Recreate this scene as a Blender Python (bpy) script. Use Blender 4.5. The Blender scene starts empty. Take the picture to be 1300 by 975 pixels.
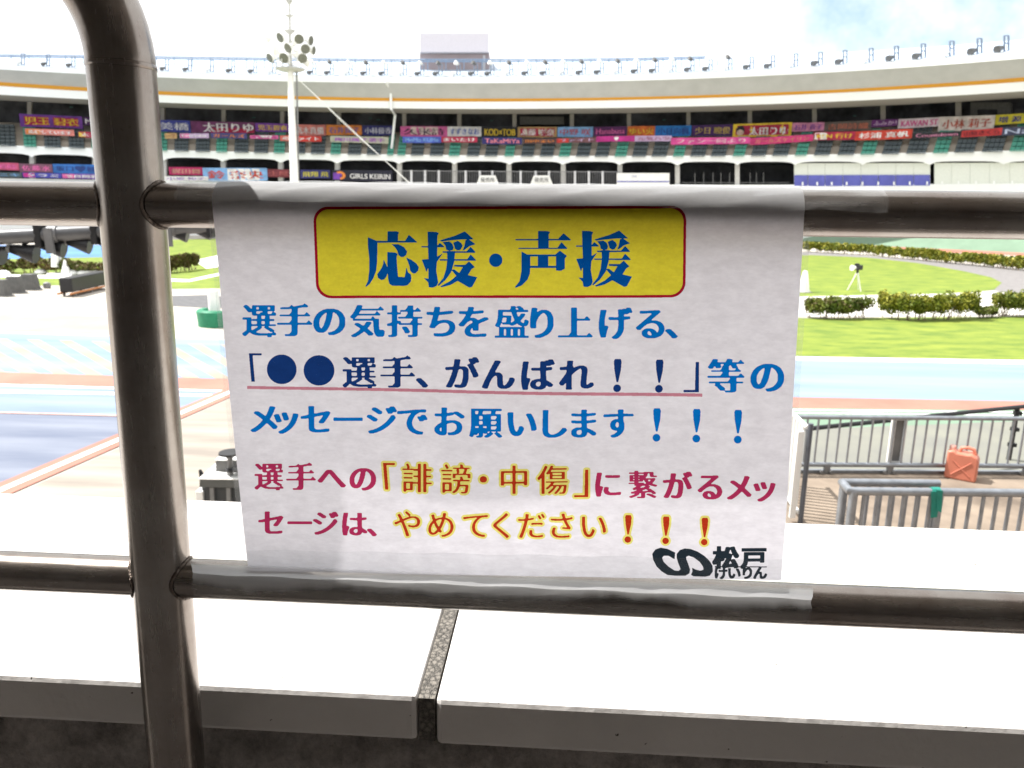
import bpy, math, random
import numpy as np
from mathutils import Vector, Matrix

random.seed(7); rng = np.random.default_rng(7)
SC = bpy.context.scene
COL = SC.collection
rad = math.radians

# ------------------------------------------------------------------ camera
FPX = 977.0; CX, CY = 650.0, 487.5            # focal length and centre in photograph pixels (1300 x 975)
PITCH, YAW, ROLL = rad(13.66), rad(3.5), 0.0115
Fh = Vector((-math.sin(YAW), math.cos(YAW), 0)); Rh = Vector((math.cos(YAW), math.sin(YAW), 0)); UP = Vector((0, 0, 1))
F = Fh*math.cos(PITCH) - UP*math.sin(PITCH)
U0 = Fh*math.sin(PITCH) + UP*math.cos(PITCH)
R = Rh*math.cos(ROLL) + U0*math.sin(ROLL)
U = -Rh*math.sin(ROLL) + U0*math.cos(ROLL)
def ray(x, y): return F + R*((x-CX)/FPX) - U*((y-CY)/FPX)
DCAM = 0.758*ray(180, 290).y                  # fence plane is Y = 0
C = Vector((0, -DCAM, 5.0))
def P(x, y, D): d = ray(x, y); return C + d*(D/d.dot(Fh))          # point at horizontal depth D
def G(x, y, z=0.0): d = ray(x, y); return C + d*((z-C.z)/d.z)      # point on a level
def W(x, y, Y=0.0): d = ray(x, y); return C + d*((Y-C.y)/d.y)      # point on the fence plane
cam_d = bpy.data.cameras.new('camera'); cam = bpy.data.objects.new('camera', cam_d); COL.objects.link(cam)
cam_d.sensor_fit = 'HORIZONTAL'; cam_d.sensor_width = 34.6; cam_d.lens = 26.0
cam_d.clip_start = 0.02; cam_d.clip_end = 3000
m = Matrix((R, U, -F)).transposed().to_4x4(); m.translation = C; cam.matrix_world = m
cam_d.dof.use_dof = True; cam_d.dof.focus_distance = 0.80; cam_d.dof.aperture_fstop = 13.0
SC.camera = cam

# ------------------------------------------------------------------ light
SUN_EL = rad(57); sdir = Vector((-0.968, 0.25, 0)).normalized()*math.cos(SUN_EL) + UP*math.sin(SUN_EL)
sun_d = bpy.data.lights.new('sun', 'SUN'); sun_d.energy = 3.6; sun_d.angle = rad(0.5); sun_d.color = (1, .97, .925)
sun = bpy.data.objects.new('sun', sun_d); COL.objects.link(sun)
sun.rotation_euler = sdir.to_track_quat('Z', 'Y').to_euler(); sun.location = (-20, 5, 40)
wd = bpy.data.worlds.new('World'); SC.world = wd; wd.use_nodes = True
nt = wd.node_tree; nt.nodes.clear()
def N(t, kind, **kw):
    n = t.nodes.new(kind)
    for k, v in kw.items():
        if k in n.inputs: n.inputs[k].default_value = v
        else: setattr(n, k, v)
    return n
sky = N(nt, 'ShaderNodeTexSky', sky_type='NISHITA', sun_disc=False, sun_elevation=SUN_EL, sun_rotation=rad(-75), air_density=1.2, dust_density=2.0)
bg1 = N(nt, 'ShaderNodeBackground', Strength=0.09); nt.links.new(sky.outputs[0], bg1.inputs[0])
bg2 = N(nt, 'ShaderNodeBackground', Color=(.985, .995, 1, 1), Strength=0.64)          # bright thin cloud
tc = N(nt, 'ShaderNodeTexCoord')
ns = N(nt, 'ShaderNodeTexNoise', Scale=3.2, Detail=6.0, Roughness=.6); nt.links.new(tc.outputs['Generated'], ns.inputs['Vector'])
gap = ray(1215, 20).normalized()
dot = N(nt, 'ShaderNodeVectorMath', operation='DOT_PRODUCT'); dot.inputs[1].default_value = gap; nt.links.new(tc.outputs['Generated'], dot.inputs[0])
mr = N(nt, 'ShaderNodeMapRange'); mr.inputs[1].default_value = math.cos(rad(13)); mr.inputs[2].default_value = math.cos(rad(1)); mr.inputs[3].default_value = 0; mr.inputs[4].default_value = .42
nt.links.new(dot.outputs['Value'], mr.inputs[0])
sub = N(nt, 'ShaderNodeMath', operation='SUBTRACT'); nt.links.new(ns.outputs[0], sub.inputs[0]); nt.links.new(mr.outputs[0], sub.inputs[1])
rp = N(nt, 'ShaderNodeValToRGB'); rp.color_ramp.elements[0].position = .16; rp.color_ramp.elements[1].position = .36
nt.links.new(sub.outputs[0], rp.inputs[0])
mx = N(nt, 'ShaderNodeMixShader'); nt.links.new(rp.outputs[0], mx.inputs[0]); nt.links.new(bg1.outputs[0], mx.inputs[1]); nt.links.new(bg2.outputs[0], mx.inputs[2])
wo = N(nt, 'ShaderNodeOutputWorld'); nt.links.new(mx.outputs[0], wo.inputs[0])
SC.view_settings.view_transform = 'Standard'; SC.view_settings.look = 'None'; SC.view_settings.gamma = 1
SC.view_settings.exposure = 1.35; SC.view_settings.use_curve_mapping = False
SC.render.engine = 'CYCLES'
cy = SC.cycles; cy.use_denoising = True; cy.max_bounces = 8; cy.diffuse_bounces = 4; cy.transparent_max_bounces = 16; cy.transmission_bounces = 6
cy.sample_clamp_indirect = 8; cy.caustics_reflective = False; cy.caustics_refractive = False

# ------------------------------------------------------------------ helpers
MATS = {}
def mat(name, col, rough=.6, metal=0.0, var=.12, scale=6.0, bump=0.0, bscale=None, col2=None, spec=.4, detail=4.0, vec='Object', stretch=None):
    """principled material whose colour wanders a little by noise"""
    if name in MATS: return MATS[name]
    mm = bpy.data.materials.new(name); mm.use_nodes = True; t = mm.node_tree
    b = t.nodes['Principled BSDF']; b.inputs['Roughness'].default_value = rough; b.inputs['Metallic'].default_value = metal
    b.inputs['Specular IOR Level'].default_value = spec
    co = N(t, 'ShaderNodeTexCoord'); src = co.outputs[vec]
    if stretch:
        mp = N(t, 'ShaderNodeMapping'); mp.inputs['Scale'].default_value = stretch; t.links.new(src, mp.inputs[0]); src = mp.outputs[0]
    n = N(t, 'ShaderNodeTexNoise', Scale=scale, Detail=detail, Roughness=.6); t.links.new(src, n.inputs['Vector'])
    r = N(t, 'ShaderNodeValToRGB'); c = Vector(col)
    a = col2 if col2 else tuple(c*(1-var*1.5)); bb = col if col2 else tuple(min(1, v) for v in c*(1+var))
    r.color_ramp.elements[0].color = (*a, 1); r.color_ramp.elements[1].color = (*bb, 1)
    r.color_ramp.elements[0].position = .33; r.color_ramp.elements[1].position = .67
    t.links.new(n.outputs[0], r.inputs[0]); t.links.new(r.outputs[0], b.inputs['Base Color'])
    if bump:
        n2 = N(t, 'ShaderNodeTexNoise', Scale=bscale or scale*4, Detail=5.0); t.links.new(src, n2.inputs['Vector'])
        bp = N(t, 'ShaderNodeBump', Strength=min(1, bump), Distance=.01 if bump <= 1 else .01*bump); t.links.new(n2.outputs[0], bp.inputs['Height']); t.links.new(bp.outputs[0], b.inputs['Normal'])
    MATS[name] = mm; return mm
def ink(name, col):
    """printing ink: filters the light of the paper behind it"""
    mm = bpy.data.materials.new(name); mm.use_nodes = True; t = mm.node_tree; t.nodes.clear()
    tr = N(t, 'ShaderNodeBsdfTransparent')
    co = N(t, 'ShaderNodeTexCoord'); n = N(t, 'ShaderNodeTexNoise', Scale=420.0, Detail=3.0); t.links.new(co.outputs['Object'], n.inputs['Vector'])
    r = N(t, 'ShaderNodeValToRGB'); c = Vector(col); r.color_ramp.elements[0].color = (*(c*.88), 1); r.color_ramp.elements[1].color = (*[min(1, v) for v in c*1.08], 1)
    t.links.new(n.outputs[0], r.inputs[0]); t.links.new(r.outputs[0], tr.inputs[0])
    o = N(t, 'ShaderNodeOutputMaterial'); t.links.new(tr.outputs[0], o.inputs[0]); return mm

class MB:
    def __init__(s): s.v = []; s.f = []; s.mi = []
    def add(s, vs, fs, mi=0):
        o = len(s.v); s.v += [tuple(v) for v in vs]; s.f += [tuple(i+o for i in f) for f in fs]; s.mi += [mi]*len(fs); return s
    def hex(s, b, mi=0):                     # 8 corners: bottom ring 0-3, top ring 4-7
        return s.add(b, [(3,2,1,0),(4,5,6,7),(0,1,5,4),(1,2,6,5),(2,3,7,6),(3,0,4,7)], mi)
    def box(s, c, sx, sy, sz, rz=0, mi=0):   # c = centre of the bottom
        cs, sn = math.cos(rz), math.sin(rz); q = []
        for z in (0, sz):
            for x, y in ((-.5,-.5),(.5,-.5),(.5,.5),(-.5,.5)):
                x *= sx; y *= sy; q.append((c[0]+x*cs-y*sn, c[1]+x*sn+y*cs, c[2]+z))
        return s.hex(q, mi)
    def tube(s, pts, r, n=12, cap=True, mi=0):
        pts = [Vector(p) for p in pts]; rs = r if isinstance(r, (list, tuple)) else [r]*len(pts)
        vs, fs = [], []; prev = None
        for i, p in enumerate(pts):
            d = (pts[min(i+1, len(pts)-1)] - pts[max(i-1, 0)]).normalized()
            if prev is None:
                a = d.orthogonal().normalized() if abs(d.z) > .99 else d.cross(UP).normalized()
            else: a = (prev - d*prev.dot(d)).normalized()
            prev = a; b = d.cross(a)
            for k in range(n):
                t = 2*math.pi*k/n; vs.append(p + (a*math.cos(t) + b*math.sin(t))*rs[i])
        for i in range(len(pts)-1):
            for k in range(n):
                fs.append((i*n+k, i*n+(k+1) % n, (i+1)*n+(k+1) % n, (i+1)*n+k))
        if cap: fs.append(tuple(range(n-1, -1, -1))); fs.append(tuple(range((len(pts)-1)*n, len(pts)*n)))
        return s.add(vs, fs, mi)
    def lathe(s, base, axis, prof, n=16, mi=0):   # prof = [(distance along axis, radius)]
        base = Vector(base); axis = Vector(axis).normalized(); return s.tube([base+axis*h for h, _ in prof], [max(1e-4, q) for _, q in prof], n, True, mi)
    def build(s, name, m_, parent=None, smooth=False, bevel=0.0, auto=None):
        me = bpy.data.meshes.new(name); me.from_pydata(s.v, [], s.f); me.update()
        for q in (m_ if isinstance(m_, (list, tuple)) else [m_]): me.materials.append(q)
        if any(s.mi): me.polygons.foreach_set('material_index', s.mi)
        if smooth:
            me.polygons.foreach_set('use_smooth', [True]*len(me.polygons))
            me.set_sharp_from_angle(angle=rad(auto or 40))
        o = bpy.data.objects.new(name, me); COL.objects.link(o)
        if parent is not None: o.parent = parent; o.matrix_parent_inverse = Matrix.Translation(-parent.location) if parent.type == 'EMPTY' and not parent.parent else Matrix()
        if bevel:
            bv = o.modifiers.new('bevel', 'BEVEL'); bv.width = bevel; bv.segments = 2; bv.limit_method = 'ANGLE'
        return o
def tag(o, label=None, cat=None, group=None, kind=None):
    if label: o['label'] = label
    if cat: o['category'] = cat
    if group: o['group'] = group
    if kind: o['kind'] = kind
    return o
def thing(name, label, cat, loc=(0, 0, 0), group=None):
    o = bpy.data.objects.new(name, None); o.empty_display_size = .1; COL.objects.link(o); o.location = loc
    return tag(o, label, cat, group)
def sheet(name, pts, m_, z=0.0, kind='structure', parent=None):
    """flat sheet on the ground with corners given as ground points"""
    b = MB(); b.add([(p[0], p[1], z) for p in pts], [tuple(range(len(pts)))])
    o = b.build(name, m_, parent)
    if o.data.polygons[0].normal.z < 0: o.data.flip_normals()
    if parent is None: tag(o, kind=kind)
    return o
def gp(*px): return [G(x, y) for x, y in px]

# glyph rasters ----------------------------------------------------
_tc = bpy.data.curves.new('glyph_source', 'FONT'); _to = bpy.data.objects.new('glyph_source', _tc); COL.objects.link(_to)
def text_mesh(s):
    _tc.body = s; bpy.context.view_layer.update()
    ev = _to.evaluated_get(bpy.context.evaluated_depsgraph_get()); me = ev.to_mesh(); me.calc_loop_triangles()
    v = np.array([x.co[:2] for x in me.vertices]) if len(me.vertices) else np.zeros((0, 2))
    t = np.array([q.vertices[:] for q in me.loop_triangles], int).reshape(-1, 3); ev.to_mesh_clear(); return v, t
EM = 150; PAD = 30
def fill_tris(a, v, t):
    for q in v[t]:
        x0, y0 = np.floor(q.min(0)).astype(int); x1, y1 = np.ceil(q.max(0)).astype(int)+1
        x0, y0 = max(x0, 0), max(y0, 0); x1, y1 = min(x1, a.shape[1]), min(y1, a.shape[0])
        if x1 <= x0 or y1 <= y0: continue
        X, Y = np.meshgrid(np.arange(x0, x1)+.5, np.arange(y0, y1)+.5); w = []
        for i in range(3):
            p, r_ = q[i], q[(i+1) % 3]; w.append((r_[0]-p[0])*(Y-p[1]) - (r_[1]-p[1])*(X-p[0]))
        a[y0:y1, x0:x1] |= ((w[0] >= -1e-6) & (w[1] >= -1e-6) & (w[2] >= -1e-6)) | ((w[0] <= 1e-6) & (w[1] <= 1e-6) & (w[2] <= 1e-6))
def fill_poly(a, pts, val=True):
    p = np.array(pts, float); X, Y = np.meshgrid(np.arange(a.shape[1])+.5, np.arange(a.shape[0])+.5); ins = np.zeros(a.shape, bool)
    for i in range(len(p)):
        (x0, y0), (x1, y1) = p[i], p[(i+1) % len(p)]
        if y0 == y1: continue
        ins ^= ((y0 > Y) != (y1 > Y)) & (X < (x1-x0)*(Y-y0)/(y1-y0)+x0)
    a[ins] = val
def shift(a, dx, dy):
    b = np.zeros_like(a); h, w = a.shape
    b[max(0, dy):h+min(0, dy), max(0, dx):w+min(0, dx)] = a[max(0, -dy):h-max(0, dy), max(0, -dx):w-max(0, dx)]; return b
def dil(a, rx, ry):
    o = a.copy()
    for d in range(1, rx+1): o |= shift(a, d, 0) | shift(a, -d, 0)
    b = o.copy()
    for d in range(1, ry+1): b |= shift(o, 0, d) | shift(o, 0, -d)
    return b
def disc(a, r_):
    o = a.copy()
    for dx in range(-r_, r_+1):
        for dy in range(-r_, r_+1):
            if dx*dx+dy*dy <= r_*r_: o |= shift(a, dx, dy)
    return o
def ero(a, rx, ry): return ~dil(~a, rx, ry)
def blur(f, r_, it=2):
    f = f.astype(float)
    for _ in range(it):
        for ax in (0, 1):
            c = np.cumsum(np.pad(f, [(r_+1, r_) if i == ax else (0, 0) for i in (0, 1)]), ax); n = f.shape[ax]; k = 2*r_+1
            f = (np.take(c, range(k, k+n), ax)-np.take(c, range(0, n), ax))/k
    return f
_gc = {}
def glyph(ch, style):
    """boolean raster (row 0 = top) of one character in a serif-like or gothic weight, em = EM samples, PAD margin"""
    key = (ch, style)
    if key in _gc: return _gc[key]
    v, t = text_mesh(ch); n = EM+2*PAD; a = np.zeros((n, n), bool)
    if len(v):
        w = v[:, 0].min()+v[:, 0].max()
        q = np.stack([(v[:, 0]-w/2)*EM + n/2, n/2 - (v[:, 1]-.367)*EM], 1); fill_tris(a, q, t)
    if style == 'serif':
        kan = '\u4e00' <= ch <= '\u9fff'; dense = a.mean() > .17
        base = a.copy(); a = ero(base, 0, (0 if dense else 1) if kan else 1)
        a |= ero(base, 3, 0) & base if not kan else False
        a = dil(a, 5 if dense else 7, 0 if kan else 1)
        if kan:                                             # the little triangles that end horizontal strokes
            run = np.zeros(base.shape, int); up = np.zeros(base.shape, int)
            for y in range(n): up[y] = np.where(base[y], (up[y-1] if y else 0)+1, 0)
            run[-1] = up[-1]
            for y in range(n-2, -1, -1): run[y] = np.where(base[y], np.where(base[y+1], run[y+1], up[y]), 0)
            thin = base & (run <= 15); done = []
            for y in range(n):
                x = 0
                while x < n:
                    if thin[y, x]:
                        e = x
                        while e+1 < n and thin[y, e+1]: e += 1
                        if e-x > .2*EM and not any(abs(y-dy) < 16 and abs(e-de) < 14 for dy, de in done):
                            done.append((y, e)); k = 1 if not dense else .7
                            fill_poly(a, [(e-18*k, y+4), (e-7*k, y-11*k), (e+8, y+4), (e+7, y+8), (e-18*k, y+8)])
                        x = e+1
                    else: x += 1
    elif style == 'light': a = dil(ero(a, 0, 1), 2, 0)
    elif style == 'bold': a = dil(a, 7, 6)
    a = blur(a, 2, 2) > .5
    _gc[key] = a; return a
class Canvas:
    """raster in photograph pixels over the sign, SS samples per pixel"""
    def __init__(s, x0, y0, x1, y1, ss=3.0): s.x0, s.y0, s.ss = x0, y0, ss; s.a = np.zeros((int((y1-y0)*ss), int((x1-x0)*ss)), bool)
    def put(s, ch, cx, cy, size, style='serif', sx=1.0):
        g = glyph(ch, style); cols = np.where(g.any(0))[0]
        if not len(cols): return
        gx = (cols[0]+cols[-1])/2; n = g.shape[0]; k = EM/(size*s.ss)
        yy = np.arange(s.a.shape[0])[:, None]; xx = np.arange(s.a.shape[1])[None, :]
        v = ((yy/s.ss+s.y0-cy)*s.ss*k + n/2).astype(int); u = ((xx/s.ss+s.x0-cx)*s.ss*k/sx + gx).astype(int)
        ok = (v >= 0) & (v < n) & (u >= 0) & (u < n)
        s.a |= ok & g[np.clip(v, 0, n-1), np.clip(u, 0, n-1)]
    def poly(s, pts, val=True): fill_poly(s.a, [((x-s.x0)*s.ss, (y-s.y0)*s.ss) for x, y in pts], val)
    def circle(s, x, y, r_): s.poly([(x+r_*math.cos(t), y+r_*math.sin(t)) for t in np.linspace(0, 2*math.pi, 40)[:-1]])
def contour_mesh(f, conv):
    """filled marching squares of field f > .5 ; conv(x, y arrays in samples) -> Nx3"""
    f = np.pad(f, 1); h, w = f.shape; lv = .5
    A, B, D_, E_ = f[:-1, :-1], f[:-1, 1:], f[1:, 1:], f[1:, :-1]
    case = (A > lv)*1 + (B > lv)*2 + (D_ > lv)*4 + (E_ > lv)*8
    V, Fc = [], []; cnt = 0
    cor = {0: (0, 0), 1: (1, 0), 2: (1, 1), 3: (0, 1)}
    for c in range(1, 15):
        ys, xs = np.where(case == c)
        if not len(ys): continue
        vals = [A[ys, xs], B[ys, xs], D_[ys, xs], E_[ys, xs]]; poly = []
        for i in range(4):
            j = (i+1) % 4
            if c >> i & 1: poly.append(np.stack([xs+cor[i][0], ys+cor[i][1]], 1).astype(float))
            if (c >> i & 1) != (c >> j & 1):
                t = (lv-vals[i])/(vals[j]-vals[i]+1e-12)
                poly.append(np.stack([xs+cor[i][0]+t*(cor[j][0]-cor[i][0]), ys+cor[i][1]+t*(cor[j][1]-cor[i][1])], 1))
        k = len(poly); V.append(np.stack(poly, 1).reshape(-1, 2)); Fc += [tuple(range(cnt+q*k, cnt+q*k+k)) for q in range(len(ys))]; cnt += k*len(ys)
    full = case == 15
    for y in range(full.shape[0]):
        r_ = full[y]; x = 0; idx = np.flatnonzero(np.diff(np.concatenate([[0], r_.astype(int), [0]])))
        for a0, a1 in zip(idx[::2], idx[1::2]):
            while a0 < a1:
                b0 = min(a1, a0+24); V.append(np.array([(a0, y), (b0, y), (b0, y+1), (a0, y+1)], float)); Fc.append((cnt, cnt+1, cnt+2, cnt+3)); cnt += 4; a0 = b0
    v = np.concatenate(V)-1
    return conv(v[:, 0], v[:, 1]), Fc

# ------------------------------------------------------------------ materials
M_conc = mat('pale_concrete', (.43, .40, .355), .9, var=.10, scale=.35, bump=.3, bscale=9)
M_grass = mat('lawn_grass', (.21, .255, .03), .9, scale=1.6, col2=(.085, .145, .016), bump=1.0, bscale=22, detail=12, stretch=(.45, 1, 1))
M_white = mat('white_paint', (.80, .80, .78), .55, var=.04, scale=2)
M_red = mat('red_track_paint', (.38, .155, .115), .8, var=.10, scale=.6)
M_green = mat('green_track_paint', (.16, .24, .17), .8, var=.08, scale=.5)
M_lblue = mat('light_blue_track_paint', (.225, .285, .345), .8, scale=.5, col2=(.125, .19, .32), stretch=(.12, 1.3, 1), detail=8)
M_tan = mat('tan_track_paint', (.33, .28, .22), .85, var=.14, detail=8, scale=.5)
M_blue = mat('slate_blue_track_paint', (.175, .195, .245), .7, scale=.8, col2=(.09, .11, .165), stretch=(.22, 1.8, 1), detail=9)
M_blue2 = mat('mid_blue_track_paint', (.20, .26, .36), .7, scale=.8, col2=(.12, .17, .29), stretch=(.2, 1.6, 1), detail=9)
def steel(name, st):
    mm = bpy.data.materials.new(name); mm.use_nodes = True; t = mm.node_tree; bs = t.nodes['Principled BSDF']; bs.inputs['Metallic'].default_value = .95
    co = N(t, 'ShaderNodeTexCoord'); mp = N(t, 'ShaderNodeMapping'); mp.inputs['Scale'].default_value = st; t.links.new(co.outputs['Object'], mp.inputs[0])
    big = N(t, 'ShaderNodeTexNoise', Scale=8.0, Detail=6.0, Roughness=.65); fine = N(t, 'ShaderNodeTexNoise', Scale=170.0, Detail=4.0, Roughness=.7); speck = N(t, 'ShaderNodeTexNoise', Scale=260.0, Detail=2.0)
    t.links.new(co.outputs['Object'], big.inputs['Vector']); t.links.new(mp.outputs[0], fine.inputs['Vector']); t.links.new(co.outputs['Object'], speck.inputs['Vector'])
    r1 = N(t, 'ShaderNodeValToRGB'); e = r1.color_ramp.elements; e[0].position = .34; e[0].color = (.215, .18, .16, 1); e[1].position = .68; e[1].color = (.335, .315, .29, 1); t.links.new(big.outputs[0], r1.inputs[0])
    r2 = N(t, 'ShaderNodeValToRGB'); e = r2.color_ramp.elements; e[0].position = .3; e[0].color = (.91, .90, .89, 1); e[1].position = .7; e[1].color = (1.04, 1.04, 1.04, 1); t.links.new(fine.outputs[0], r2.inputs[0])
    mu = N(t, 'ShaderNodeMixRGB', blend_type='MULTIPLY', Fac=1.0); t.links.new(r1.outputs[0], mu.inputs[1]); t.links.new(r2.outputs[0], mu.inputs[2])
    r3 = N(t, 'ShaderNodeValToRGB'); e = r3.color_ramp.elements; e[0].position = .27; e[0].color = (.35, .22, .16, 1); e[1].position = .33; e[1].color = (1, 1, 1, 1); t.links.new(speck.outputs[0], r3.inputs[0])
    mu2 = N(t, 'ShaderNodeMixRGB', blend_type='MULTIPLY', Fac=.30); t.links.new(mu.outputs[0], mu2.inputs[1]); t.links.new(r3.outputs[0], mu2.inputs[2]); t.links.new(mu2.outputs[0], bs.inputs['Base Color'])
    rr_ = N(t, 'ShaderNodeMapRange'); rr_.inputs[1].default_value = .3; rr_.inputs[2].default_value = .7; rr_.inputs[3].default_value = .19; rr_.inputs[4].default_value = .30; t.links.new(fine.outputs[0], rr_.inputs[0]); t.links.new(rr_.outputs[0], bs.inputs['Roughness'])
    bp = N(t, 'ShaderNodeBump', Strength=.05, Distance=.001); t.links.new(fine.outputs[0], bp.inputs['Height']); t.links.new(bp.outputs[0], bs.inputs['Normal']); return mm
M_steel = steel('brushed_steel', (1, 1, .09)); M_steelh = steel('brushed_rail_steel', (.09, 1, 1))
M_weld = mat('weld_bead_steel', (.16, .13, .11), .45, .9, scale=90, bump=.8, bscale=160)
M_black = mat('black_metal', (.018, .018, .02), .4, .2, scale=4)
M_galv = mat('galvanised_steel', (.30, .32, .35), .42, .75, scale=12, bump=.05)
M_stand = mat('stand_white_paint', (.80, .82, .82), .6, var=.03, scale=.2)
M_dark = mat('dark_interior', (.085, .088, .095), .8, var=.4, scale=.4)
M_beige = mat('stand_concrete', (.42, .37, .31), .85, var=.10, scale=.5)
M_grey = mat('grey_metal', (.20, .20, .20), .5, .2, scale=5)
M_leaf = mat('hedge_leaves', (.17, .19, .02), .6, scale=1.3, col2=(.06, .10, .012)); M_leaf2 = mat('yellow_hedge_leaves', (.32, .29, .025), .6, scale=1.5, col2=(.13, .17, .014))
M_leaf3 = mat('brown_hedge_leaves', (.13, .085, .03), .7, scale=1.3, col2=(.06, .06, .012)); M_stem = mat('woody_stems', (.20, .15, .10), .8, scale=6)

# ------------------------------------------------------------------ ground
b = MB(); b.add([(-900, -60, 0), (900, -60, 0), (900, 1600, 0), (-900, 1600, 0)], [(0, 1, 2, 3)]); tag(b.build('ground', M_conc), kind='structure')
q = 0.004
sheet('apron_track', gp((-500, 415), (0, 423), (300, 432), (1015, 457), (1300, 462), (1800, 470), (1800, 518), (1300, 510), (1015, 505), (300, 482), (0, 472), (-500, 458)), M_lblue, q)
bs = MB()
for k in range(-10, 12):
    xt = -8+41*k; yo = .0297*xt
    if k > 7: continue
    pts = gp((xt, 430+yo*.9), (xt+17, 430.5+yo*.9), (xt+98, 473.5+.0297*(xt+78)), (xt+77, 473+.0297*(xt+78)))
    bs.add([(p.x, p.y, 2*q) for p in pts], [(3, 2, 1, 0)])
tag(bs.build('apron_stripes', M_tan), kind='structure')
sheet('white_line', gp((-500, 434), (1015, 453), (1300, 457.5), (1800, 466), (1800, 471), (1300, 462), (1015, 457), (-500, 437)) if False else gp((1000, 452.5), (1300, 457.5), (1800, 466), (1800, 471), (1300, 462.5), (1000, 457)), M_white, 2*q)
sheet('red_track_band', gp((-500, 458), (0, 473), (300, 482.5), (1015, 505), (1300, 510), (1800, 519), (1800, 533), (1300, 521), (1015, 518), (300, 496), (0, 487.5), (-500, 474)), M_red, 3*q)
sheet('blue_track', gp((-400, 477), (0, 489), (302, 497), (0, 624), (-400, 792)), M_blue, 2*q)
sheet('mid_blue_track', gp((-400, 480), (0, 489), (300, 497), (228, 530), (0, 524), (-400, 513)), M_blue2, 3*q)
sheet('white_line', gp((-400, 477), (0, 488), (300, 496.5), (300, 498.5), (0, 490.5), (-400, 479)), M_white, 4*q)
sheet('white_line', gp((-400, 486), (0, 496), (280, 501.5), (280, 504), (0, 499.5), (-400, 489)), M_white, 4*q)
sheet('pale_red_line', gp((-400, 512), (0, 523.5), (228, 529.5), (228, 531.5), (0, 525.5), (-400, 514)), mat('pale_red_line_paint', (.45, .28, .25), .8), 5*q)
sheet('red_border_line', gp((-400, 780), (0, 614), (300, 489), (310, 497), (0, 634), (-400, 806)), M_red, 5*q)
sheet('white_line', gp((-400, 789), (0, 621), (303, 492), (306, 494.5), (0, 626.5), (-400, 796)), M_white, 6*q)
sheet('green_track_band', gp((640, 508), (1015, 518), (1300, 521), (1800, 533), (1800, 560), (1300, 535), (1015, 546), (640, 552)), M_green, 2*q)
for y0, y1 in ((520.3, 521.8), (524.3, 525.6)):
    sheet('white_line', gp((640, y0-10), (1015, y0), (1300, y0+3), (1800, y0+12), (1800, y1+12), (1300, y1+3), (1015, y1), (640, y1-10)), M_white, 4*q)
sheet('concrete_apron', gp((640, 552), (1015, 546), (1300, 535), (1800, 560), (1800, 760), (640, 700)), mat('grey_green_concrete', (.20, .20, .165), .9, scale=.6, col2=(.16, .16, .145), bump=.3), 3*q)
sheet('near_concrete', gp((310, 498), (640, 510), (640, 700), (-250, 800), (0, 636)), mat('tan_concrete', (.33, .295, .25), .9, scale=1.0, col2=(.21, .185, .16), stretch=(.25, 2.2, 1), detail=9, bump=.3), 1*q)
sheet('pavement', gp((-300, 405), (-300, 398), (0, 398), (145, 402), (140, 424), (0, 420)), mat('pinkish_concrete', (.35, .29, .235), .9, scale=.6, var=.08), 2*q)
# right infield
sheet('lawn', gp((420, 392), (1024, 404), (1300, 402), (1800, 410), (1800, 466), (1300, 457.5), (1024, 453), (420, 435)), M_grass, 2*q)
sheet('gravel_path', gp((700, 318), (1030, 320), (1160, 329), (1300, 341), (1700, 372), (1700, 398), (1300, 377), (1180, 372), (900, 380), (700, 370)), mat('grey_gravel', (.215, .205, .20), .95, scale=3, col2=(.16, .15, .15), bump=.8, bscale=20), 1*q)
sheet('oval_lawn', gp((760, 345), (900, 327), (1030, 324), (1100, 327), (1165, 334), (1222, 344), (1258, 352), (1272, 359), (1262, 368), (1225, 372), (1120, 376), (1000, 379), (850, 375), (775, 365)), M_grass, 2*q)
sheet('inner_path', gp((700, 385), (1030, 376.5), (1200, 373), (1262, 369.5), (1300, 376), (1700, 395), (1700, 412), (1300, 400), (1030, 402), (700, 398)), mat('white_concrete', (.62, .60, .56), .9, scale=.6, var=.06), 3*q)
# left infield
sheet('far_blue_track', gp((-400, 312), (0, 311), (150, 311), (150, 326), (0, 329), (-400, 334)), mat('bright_blue_track_paint', (.10, .25, .46), .7, scale=.12, col2=(.05, .14, .36), stretch=(.4, 1.5, 1)), 1*q)
sheet('left_lawn', gp((-400, 334), (0, 329), (150, 326), (205, 305), (300, 302), (380, 304), (380, 332), (300, 366), (215, 367), (140, 362), (0, 363), (-400, 366)), M_grass, 2*q)
sheet('white_path', gp((-400, 349), (0, 348.5), (140, 350.5), (215, 354), (240, 355), (300, 342), (300, 345.5), (240, 358), (212, 357.5), (140, 354.5), (0, 352.5), (-400, 353)), M_white, 3*q)
sheet('white_path', gp((247, 331), (300, 319), (380, 314), (380, 326), (300, 336), (262, 341)), M_white, 3*q)
sheet('painted_shade_patch', gp((205, 376), (262, 374.5), (300, 378), (300, 392), (262, 391), (205, 388)), mat('shade_patch_grey', (.11, .11, .115), .9, scale=3), 2*q)  # grey sheet painted as a shadow lying on the paving
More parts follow.
